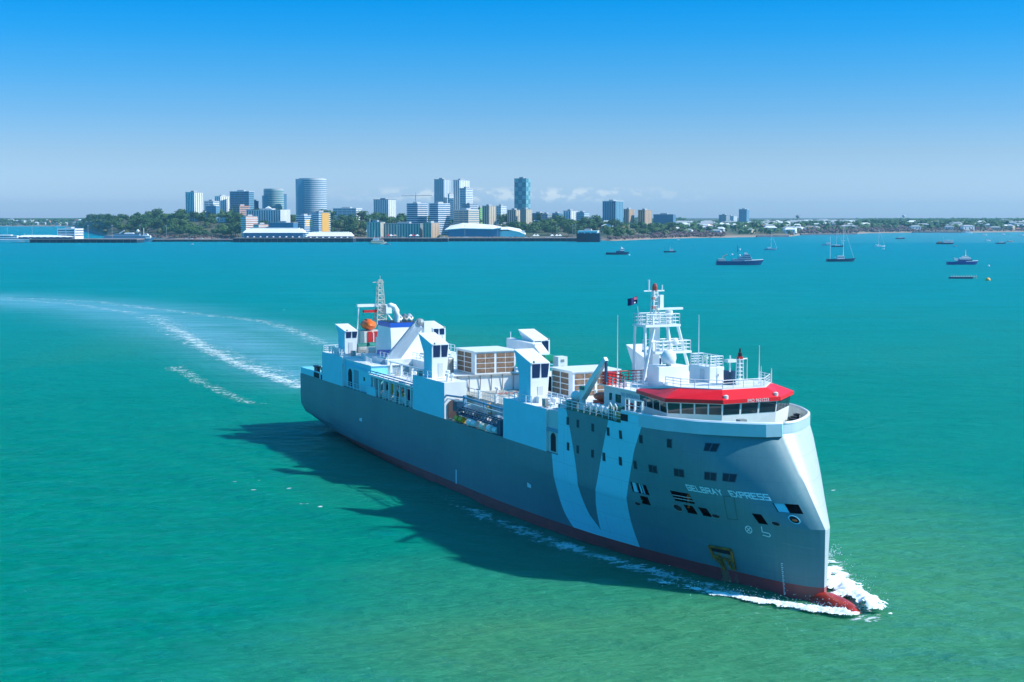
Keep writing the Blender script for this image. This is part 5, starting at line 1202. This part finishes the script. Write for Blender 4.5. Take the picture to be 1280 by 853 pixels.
for x0, x1, o0, o1, n_, lab, grp in zones:
    for k in range(n_):
        i = r5.randrange(6); px = r5.uniform(x0, x1); D = shoreD(px)+r5.uniform(o0, o1)**1.0
        o = protos[i] if i not in used else copy_tree(protos[i]); used.add(i)
        o.location = GP(px, D); o.rotation_euler = (0, 0, R(r5.uniform(-50, 10))); s_ = r5.uniform(.7, 1.25); o.scale = (s_, s_, s_); tag(o, lab, 'house', grp)
for px, D, lab in ((996, 4400, 'dark mushroom water tower on the skyline left of the far right shore'), (1128, 5200, 'pale water tower above the far right woodland')):
    o = empty('water_tower', GP(px, D), 0, lab, 'water tower'); MB().lathe((0, 0, 0), [(.1, 0), (2.2, 0), (1.8, 18), (6, 22), (6.5, 27), (.1, 28)], 12).build('tank', FG_ if px == 996 else FW_, o); MB().tube([(0, 0, 27), (0, 0, 31)], .4, 4).build('vent_pipe', FG_, o)

# ------------------------------------------------------------------ trees
def leafmat(n, c1, c2): return mat(n, c1, .7, c2=c2, vscale=.35, spec=.2)
LM = [leafmat('dark_foliage', (.030, .090, .030), (.075, .150, .045)), leafmat('mid_foliage', (.060, .135, .035), (.13, .20, .06)), leafmat('dry_foliage', (.15, .17, .07), (.24, .21, .10))]
TR = mat('bark', (.20, .15, .11), .8)
def mktree(k, R_, Hh, lm):
    rr = random.Random(100+k); e = empty('tree'); tb = MB().tube([(0, 0, -1), (.3, 0, Hh*.35), (-.2, .3, Hh*.6)], [.5, .38, .22], 6)
    for j in range(4):
        a = rr.uniform(0, 6.28); tb.tube([(0, 0, Hh*.35), (math.cos(a)*R_*.5, math.sin(a)*R_*.5, Hh*.65)], [.25, .1], 4)
    tb.build('trunk', TR, e)
    lobes = [(rr.uniform(-.5, .5)*R_, rr.uniform(-.5, .5)*R_, Hh*rr.uniform(.5, .78), R_*rr.uniform(.4, .62)) for _ in range(7)]
    b = MB()
    for lx, ly, lz, lr in lobes:
        for _ in range(70):
            u = Vector((rr.gauss(0, 1), rr.gauss(0, 1), rr.gauss(0, 1))).normalized(); q = rr.uniform(.55, 1.08)*lr
            c_ = Vector((lx+u.x*q, ly+u.y*q, lz+u.z*q*.75)); s_ = rr.uniform(.45, .95)
            n_ = (u+Vector((rr.uniform(-.7, .7), rr.uniform(-.7, .7), rr.uniform(-.2, .9)))).normalized(); t1 = n_.orthogonal().normalized()*s_; t2 = n_.cross(t1)
            b.add([tuple(c_-t1-t2*.6), tuple(c_+t1-t2*.5), tuple(c_+t1*.6+t2), tuple(c_-t1*.7+t2*.8)], [(0, 1, 2, 3)])
    b.build('crown', lm, e, recalc=False); return e
TP = [mktree(0, 7, 12, LM[0]), mktree(1, 6, 14, LM[0]), mktree(2, 8, 11, LM[1]), mktree(3, 5, 10, LM[1]), mktree(4, 6, 9, LM[2]), mktree(5, 9, 15, LM[0])]
tused = set(); r6 = random.Random(31)
tz = [(112, 235, 20, 420, 78, (0, 1, 2, 5, 5, 4), 'tree on the wooded headland left of the skyline', 'trees on the left headland'),
      (215, 305, 20, 400, 60, (0, 2, 2, 3, 5), 'tree below the low white offices at the left of the skyline', 'trees below the left offices'),
      (300, 372, 120, 330, 16, (0, 2, 5), 'tree between the parliament house and the wharf sheds', 'trees below the parliament house'),
      (405, 465, 40, 330, 34, (0, 1, 2, 5, 4), 'tree on the slope right of the ochre panelled apartments', 'trees right of the ochre panelled apartments'),
      (465, 560, 130, 420, 26, (0, 2, 5, 3), 'tree behind the waterfront terrace', 'trees behind the waterfront terrace'),
      (625, 775, 25, 330, 60, (0, 0, 1, 2, 5, 5), 'tree in the dense belt right of the convention centre', 'trees right of the convention centre'),
      (770, 850, 30, 300, 24, (2, 3, 4, 4, 0), 'tree on the bank below the tan towers', 'trees below the tan towers')]
for x0, x1, o0, o1, n_, kinds, lab, grp in tz:
    for k in range(n_):
        i = r6.choice(kinds); px = x0+(x1-x0)*(k+r6.random())/n_; D = shoreD(px)+r6.uniform(o0, o1)
        o = TP[i] if i not in tused else copy_tree(TP[i]); tused.add(i)
        o.location = GP(px, D); o.rotation_euler = (0, 0, r6.uniform(0, 6.28)); s_ = r6.uniform(1.1, 1.75); o.scale = (s_, s_, s_*r6.uniform(.8, 1.05))
        ad = {0: 'dark green ', 1: 'tall dark ', 2: 'mid green ', 3: 'small green ', 4: 'dry pale ', 5: 'broad dark '}[i]
        tag(o, ad+lab, 'tree', ad+grp)
def belt(name, specs, lm, seed):
    rr = random.Random(seed); b = MB()
    for x0, x1, o0, o1, n_, h0, h1 in specs:
        for _ in range(n_):
            px = rr.uniform(x0, x1); D = shoreD(px)+rr.uniform(o0, o1); x, y, z = GP(px, D); h = rr.uniform(h0, h1); r_ = h*rr.uniform(.45, .8)
            for _k in range(9):
                u = Vector((rr.gauss(0, 1), rr.gauss(0, 1), rr.gauss(0, 1))).normalized(); c_ = Vector((x+u.x*r_*.8, y+u.y*r_*.8, z+h*.55+u.z*h*.42)); s_ = rr.uniform(.25, .42)*h*.7
                n0 = (u+Vector((0, -.2, .5))).normalized(); t1 = n0.orthogonal().normalized()*s_; t2 = n0.cross(t1)
                b.add([tuple(c_-t1-t2*.7), tuple(c_+t1-t2), tuple(c_+t1*.7+t2*.8), tuple(c_-t1+t2)], [(0, 1, 2, 3)])
    return tag(b.build(name, lm, recalc=False), kind='stuff')
tag(belt('woodland', [(-60, 110, 10, 1500, 1100, 8, 15), (830, 1080, 60, 2300, 1300, 6, 13), (1070, 1340, 120, 2600, 2300, 8, 15), (100, 860, 300, 900, 700, 7, 12), (240, 860, 1200, 3500, 900, 8, 14)], LM[0], 41), 'distant dark green woodland covering the low land along the horizon', 'woodland')
tag(belt('scrub', [(815, 905, 12, 170, 900, 3, 6), (985, 1140, 20, 260, 900, 4, 8), (760, 840, 10, 60, 200, 2, 4), (160, 300, 10, 60, 160, 2, 5), (1140, 1300, 15, 200, 300, 3, 6)], leafmat('purple_brown_scrub', (.12, .085, .10), (.17, .12, .11)), 43), 'purple brown mangrove scrub along the right shoreline', 'scrub')
# breakwater and slipway shore right of the city
for x0, x1, off_, h_, lab in ((1000, 1070, -14, 2.6, 'dark rock breakwater running out to the moored yachts'), (1140, 1206, -10, 3.2, 'dark seawall under the waterside houses at the far right'), (945, 985, -8, 3.0, 'short dark rock groyne left of the breakwater')):
    b = MB(); rr = random.Random(x0)
    pts = [(px, shoreD(px)+off_) for px in np.linspace(x0, x1, 40)]
    b.loft([[((px-640)/F*D, D-5, -1), ((px-640)/F*D, D-2+rr.uniform(-.5, .5), h_+rr.uniform(-.4, .4)), ((px-640)/F*D, D+5, h_), ((px-640)/F*D, D+14, -1)] for px, D in pts]); tag(b.build('breakwater', mat('wet_rock', (.05, .075, .11), .8, var=.5, vscale=.2)), lab, 'breakwater')
# ------------------------------------------------------------------ boats, ferries, buoys
HNAVY = mat('navy_hull', (.012, .07, .20), .35); HBLUE = mat('royal_blue_hull', (.01, .06, .25), .35); HBLK = mat('black_hull', (.015, .05, .11), .4); HWHT = mat('white_hull', (.75, .77, .78), .35); HGRY = mat('grey_blue_hull', (.16, .30, .42), .45)
def hull_mesh(L, Bm, h, sheer=.35, bow=.16):
    b = MB(); rings = []
    for i in range(13):
        u = i/12; x = (u-.5)*L; k = 1 if u < .55 else math.sqrt(max(0, 1-((u-.55)/.45)**2.2)); k = max(k, .03); w = Bm/2*k*(.9+.1*min(1, u*5)); s_ = h*(1+sheer*max(0, u-.35)**2/.42)
        xx = x+L*bow*.5*max(0, u-.7)/.3; rings.append([(x-(L*bow*.2 if u > .9 else 0), w*.55, -.6), (x, w*.92, .1), (xx, w, s_), (xx, -w, s_), (x, -w*.92, .1), (x-(L*bow*.2 if u > .9 else 0), -w*.55, -.6)])
    return b.loft(rings)
def boat(name, label, px, py, Lpx, hm, cabins, cat='boat', face=1, h=None, Bf=.27, group=None, masts=(), extra=None, yaw=0, gun=None):
    p = gp(px, py); D = p[1]; L = Lpx/F*D; h = h or L*.075+.5; e = empty(name, (p[0], p[1], 0), (0 if face > 0 else math.pi)+R(yaw), label, cat, group)
    hull_mesh(L, L*Bf, h).build('hull', hm, e)
    if gun:
        MB().loft([[(L*(u-.5)+L*.07*max(0, u-.7)/.3, s*L*Bf/2*(1 if u < .55 else math.sqrt(max(.001, 1-((u-.55)/.45)**2.2)))*1.02, h*(1+.35*max(0, u-.35)**2/.42)+dz) for s, dz in ((1, 0), (1, .35), (-1, .35), (-1, 0))] for u in (.62, .72, .82, .92, .99)]).build('gunwale', HWHT, e)
    for x0, x1, w, z0, z1, mt in cabins:
        c_ = MB().prism([(L*(x0-.5), -L*Bf*w/2), (L*(x1-.5), -L*Bf*w/2), (L*(x1-.5), L*Bf*w/2), (L*(x0-.5), L*Bf*w/2)], h+z0*L, h+z1*L, [(L*(x0-.5)+.02*L, -L*Bf*w*.45), (L*(x1-.5)-.015*L, -L*Bf*w*.45), (L*(x1-.5)-.015*L, L*Bf*w*.45), (L*(x0-.5)+.02*L, L*Bf*w*.45)]).build('cabin', mt, e)
        if z1-z0 > .03: MB().box(L*(x0-.5)+.03*L, L*(x1-.5)-.012*L, -L*Bf*w*.49, L*Bf*w*.49, h+(z0+(z1-z0)*.5)*L, h+(z0+(z1-z0)*.75)*L).build('window_strip', WDK, c_)
    for x, ht, r_ in masts: MB().tube([(L*(x-.5), 0, h), (L*(x-.5), 0, h+ht*L)], [r_, r_*.6], 6).build('mast', HWHT, e)
    if extra: extra(e, L, h)
    return e, L, h
def rigging(xm, ht, r=.06):
    def f(e, L, h):
        MB().tube([(L*(xm-.5), 0, h+ht*L), (L*.53, 0, h+.3)], r, 4).build('forestay', HWHT, e)
        MB().tube([(L*(xm-.5), 0, h+1.4), (L*(xm-.5)-L*.33, 0, h+1.3)], .16, 5).build('boom', HWHT, e)
        MB().box(L*(xm-.5)-1.2, L*(xm-.5)+1.2, -.05, .05, h+ht*L*.55, h+ht*L*.56).build('spreader', HWHT, e)
    return f
def sup(e, L, h):
    MB().tube([(-.02*L, 0, h+.2*L), (-.02*L, 0, h+.36*L)], .25, 5).build('lattice_mast', HNAVY, e); MB().ball((.03*L, 0, h+.26*L), .7).build('radar_dome', HWHT, e)
    MB().tube([(-.36*L, 0, h), (-.36*L, 0, h+.1*L), (-.25*L, 0, h+.15*L)], .25, 5).build('deck_crane', FP_, e); MB().ball((-.14*L, 1.5, h+.14*L), .9).build('liferaft', HWHT, e); MB().ball((.02*L-.0, -1.5, h+.13*L), .8).build('liferaft', HWHT, e)
    MB().box(-.47*L, -.30*L, -L*.11, L*.11, h, h+.05*L).build('deck_cargo', FG_, e)
boat('supply_vessel', 'navy blue supply vessel with a white bow lying beyond the mast of the ship', 923, 331.5, 55, HNAVY, [(.35, .80, .8, 0, .05, HGRY), (.5, .78, .75, .05, .10, HGRY), (.6, .76, .7, .10, .155, HGRY), (.74, .80, .6, .03, .085, HWHT), (.62, .7, .5, .155, .19, HWHT)], 'ship', extra=sup, gun=1)
def fnl(e, L, h): MB().ball((.22*L, 0, h+.17*L), 1.3).build('bridge_dome', HWHT, e)
boat('tugboat', 'black tugboat with a white wheelhouse right of the ferry terminal', 771, 318.5, 27, HBLK, [(.45, .85, .8, 0, .08, HNAVY), (.66, .84, .7, .08, .19, HWHT)], 'tug', masts=((.7, .3, .2),), extra=fnl)
boat('launch', 'small dark launch with a pale cabin right of the tugboat', 837, 315.8, 15, HBLK, [(.5, .8, .8, 0, .16, HWHT)], 'boat', masts=((.55, .35, .12),))
boat('sailing_yacht', 'grey sailing yacht moored alone before the shore, its sails down', 963, 312.7, 15, HGRY, [(.3, .62, .5, 0, .06, HWHT)], 'yacht', masts=((.55, 1.35, .16),), extra=rigging(.55, 1.35))
boat('ketch', 'two masted dark ketch with a white coach roof, the largest yacht', 1050, 327.2, 33, HBLK, [(.38, .66, .6, 0, .12, HWHT)], 'yacht', masts=((.12, .85, .2), (.62, 1.25, .22)), extra=rigging(.62, 1.25), Bf=.3)
boat('motor_cruiser', 'small white motor cruiser moored behind the ketch', 1034, 307, 12, HGRY, [(.4, .85, .8, 0, .2, HWHT)], 'boat')
boat('sailing_yacht', 'dark hulled yacht moored right of the motor cruiser', 1047, 309, 15, HBLK, [(.3, .7, .5, 0, .09, HWHT)], 'yacht', masts=((.4, 1.2, .16), (.85, .8, .1)), extra=rigging(.4, 1.2))
boat('sailing_yacht', 'white hulled yacht moored right of the ketch', 1099, 309, 13, HWHT, [(.3, .65, .5, 0, .08, HWHT)], 'yacht', masts=((.45, 1.6, .18),), extra=rigging(.45, 1.6))
boat('dinghy', 'tiny white dinghy tied below the white hulled yacht', 1104, 311.8, 3.5, HWHT, [(.5, .8, .6, 0, .12, HWHT)], 'boat')
def bw(e, L, h):
    MB().tube([(.13*L, 0, h+.2*L), (.13*L, 0, h+.42*L)], [.35, .12], 6).build('radar_mast', HWHT, e); MB().hexa([(-.28*L, -1.8, h+.06*L), (-.14*L, -1.8, h+.02*L), (-.14*L, 1.8, h+.02*L), (-.28*L, 1.8, h+.06*L), (-.3*L, -1.8, h+.15*L), (-.18*L, -1.8, h+.13*L), (-.18*L, 1.8, h+.13*L), (-.3*L, 1.8, h+.15*L)]).build('rescue_craft', HWHT, e)
boat('patrol_launch', 'royal blue hulled vessel with white upperworks at the far right', 1202, 331, 36, HBLUE, [(.35, .85, .85, 0, .09, HBLUE), (.42, .8, .75, .09, .15, HWHT), (.62, .84, .8, .02, .09, HWHT), (.5, .72, .6, .15, .2, HWHT)], 'ship', extra=bw, gun=1)
boat('fishing_boat', 'dark fishing boat with a white wheelhouse above the blue hulled vessel', 1181, 305.5, 21, HBLK, [(.4, .98, .85, 0, .15, HWHT), (.1, .3, .6, 0, .08, FP_)], 'boat', masts=((.4, .35, .15),))
boat('runabout', 'tiny white runabout beside the dark fishing boat', 1194, 308.5, 6, HWHT, [(.3, .8, .7, 0, .1, HWHT)], 'boat', yaw=-50)
for px, py, L_, hm, lab in ((1125, 299, 11, HBLK, 'small dark launch near the far shore'), (1234, 301.5, 8, HWHT, 'white motorboat left of the pink one'), (1251, 305, 12, HBLK, 'dark tender with a white stern light below the pink motorboat'), (1262, 302.5, 7, bmat('pink', ()), 'pink motorboat at the far right'),
                            (1209, 292, 13, HWHT, 'long white houseboat against the far right seawall'), (1230, 294.5, 7, HWHT, 'white motorboat just off the far right beach'), (1253, 293.5, 6, HWHT, 'small white motorboat right of the beach motorboat'), (1277, 294.5, 6, HWHT, 'white motorboat at the right edge of the view'), (843+4, 300.3, 4, HWHT, 'tiny white motorboat close under the scrubby shore'), (240, 306, 3.5, HWHT, 'tiny white runabout off the left headland')):
    boat('motorboat', lab, px, py, L_, hm, [(.35, .8, .75, 0, .12, HWHT)], 'boat')
# pontoon and buoys
p = gp(1204, 348.5); D = p[1]; L_ = 34/F*D
e_ = empty('pontoon', (p[0], p[1], 0), R(-2), 'long dark pontoon with pale mooring posts beside the yellow buoy', 'pontoon')
MB().box(-L_/2, L_*.32, -1.8, 1.8, -.4, 1.0).build('float', HBLK, e_); MB().box(-L_/2+.3, L_/2, -1.6, 1.6, 1.0, 1.2).build('deck', FG_, e_)
q = MB().tube([(0, 0, -.3), (0, 0, 2.1)], .16, 6).build('post', FC_, e_)
for k in range(11):
    o = q if k == 0 else q.copy()
    if k: col.objects.link(o)
    o.parent = e_; o.location = (-L_/2+.8+k*(L_-1.4)/10, -1.3, 0)
for px, py, r_, mt, lab in ((1235, 351, 1.35, mat('buoy_yellow', (.85, .45, .08), .5), 'round yellow orange buoy right of the pontoon'), (1236, 333, .8, HWHT, 'small white buoy right of the blue hulled vessel'), (786.5, 319.5, .9, mat('buoy_pale_blue', (.4, .7, .8), .5), 'small pale buoy at the bow of the black tugboat')):
    p = gp(px, py); o = empty('mooring_buoy', (p[0], p[1], 0), 0, lab, 'buoy'); MB().ball((0, 0, .35*r_), r_, r_, r_*.9, 16, 10).build('float', mt, o, smooth=True); MB().tube([(0, 0, r_), (0, 0, r_*1.5)], .12, 6).build('ring_post', FG_, o)
# vessels at the left wharf
boat('ferry', 'white ferry with a long low hull at the left edge, moored at the wharf', 18, 303, 52, HWHT, [(.0, .9, .9, 0, .045, HWHT), (.05, .6, .9, .045, .10, HWHT), (.0, .45, .95, .10, .12, HWHT)], 'ferry', masts=((.75, .15, .3),), h=3.6, Bf=.18)
def pat(e, L, h):
    MB().ball((.25*L, 0, h+.14*L), 2.4).build('radome', HWHT, e); MB().tube([(.36*L, 0, h+.06*L), (.36*L, 0, h+.2*L)], .5, 5).build('signal_mast', HWHT, e); MB().tube([(-.1*L, 0, h+.09*L), (.0*L, 0, h+.15*L)], .8, 5).build('crane_arm', HWHT, e)
boat('patrol_ship', 'grey blue patrol ship with a white bow block and radome at the left wharf', 156, 302.5, 66, HGRY, [(.1, .92, .9, 0, .05, HGRY), (.3, .8, .8, .05, .085, HGRY), (.5, .68, .7, .085, .11, HWHT), (.82, 1.0, .7, 0, .055, HWHT), (.85, .95, .6, .055, .09, HWHT)], 'ship', extra=pat, h=5, Bf=.16)
boat('fishing_trawler', 'cluttered cream trawler moored at the piled wharf left of centre', 472, 305.5, 20, bmat('cream', ()), [(.1, .9, .8, 0, .13, FC_), (.2, .6, .7, .13, .26, FW_), (.65, .85, .5, .13, .22, FP_)], 'boat', masts=((.3, .75, .3), (.7, .6, .25)), h=2.4, Bf=.3)
boat('workboat', 'low pale workboat tied right of the cream trawler', 484, 306, 8, HGRY, [(.2, .6, .7, 0, .08, HGRY)], 'boat')
# moored small craft off the breakwater
# ------------------------------------------------------------------ air
hz = MB().box(-7000, 7000, -300, 9500, -4, 128).build('haze', [])
hm_ = bpy.data.materials.new('haze_air'); hm_.use_nodes = True; nt = hm_.node_tree; nt.nodes.clear()
o_ = nt.nodes.new('ShaderNodeOutputMaterial'); pv = nt.nodes.new('ShaderNodeVolumePrincipled'); nt.links.new(pv.outputs[0], o_.inputs['Volume'])
pv.inputs['Color'].default_value = (.35, .78, 1, 1); pv.inputs['Density'].default_value = 6.5e-5; pv.inputs['Anisotropy'].default_value = .3
hz.data.materials.append(hm_); tag(hz, kind='stuff')
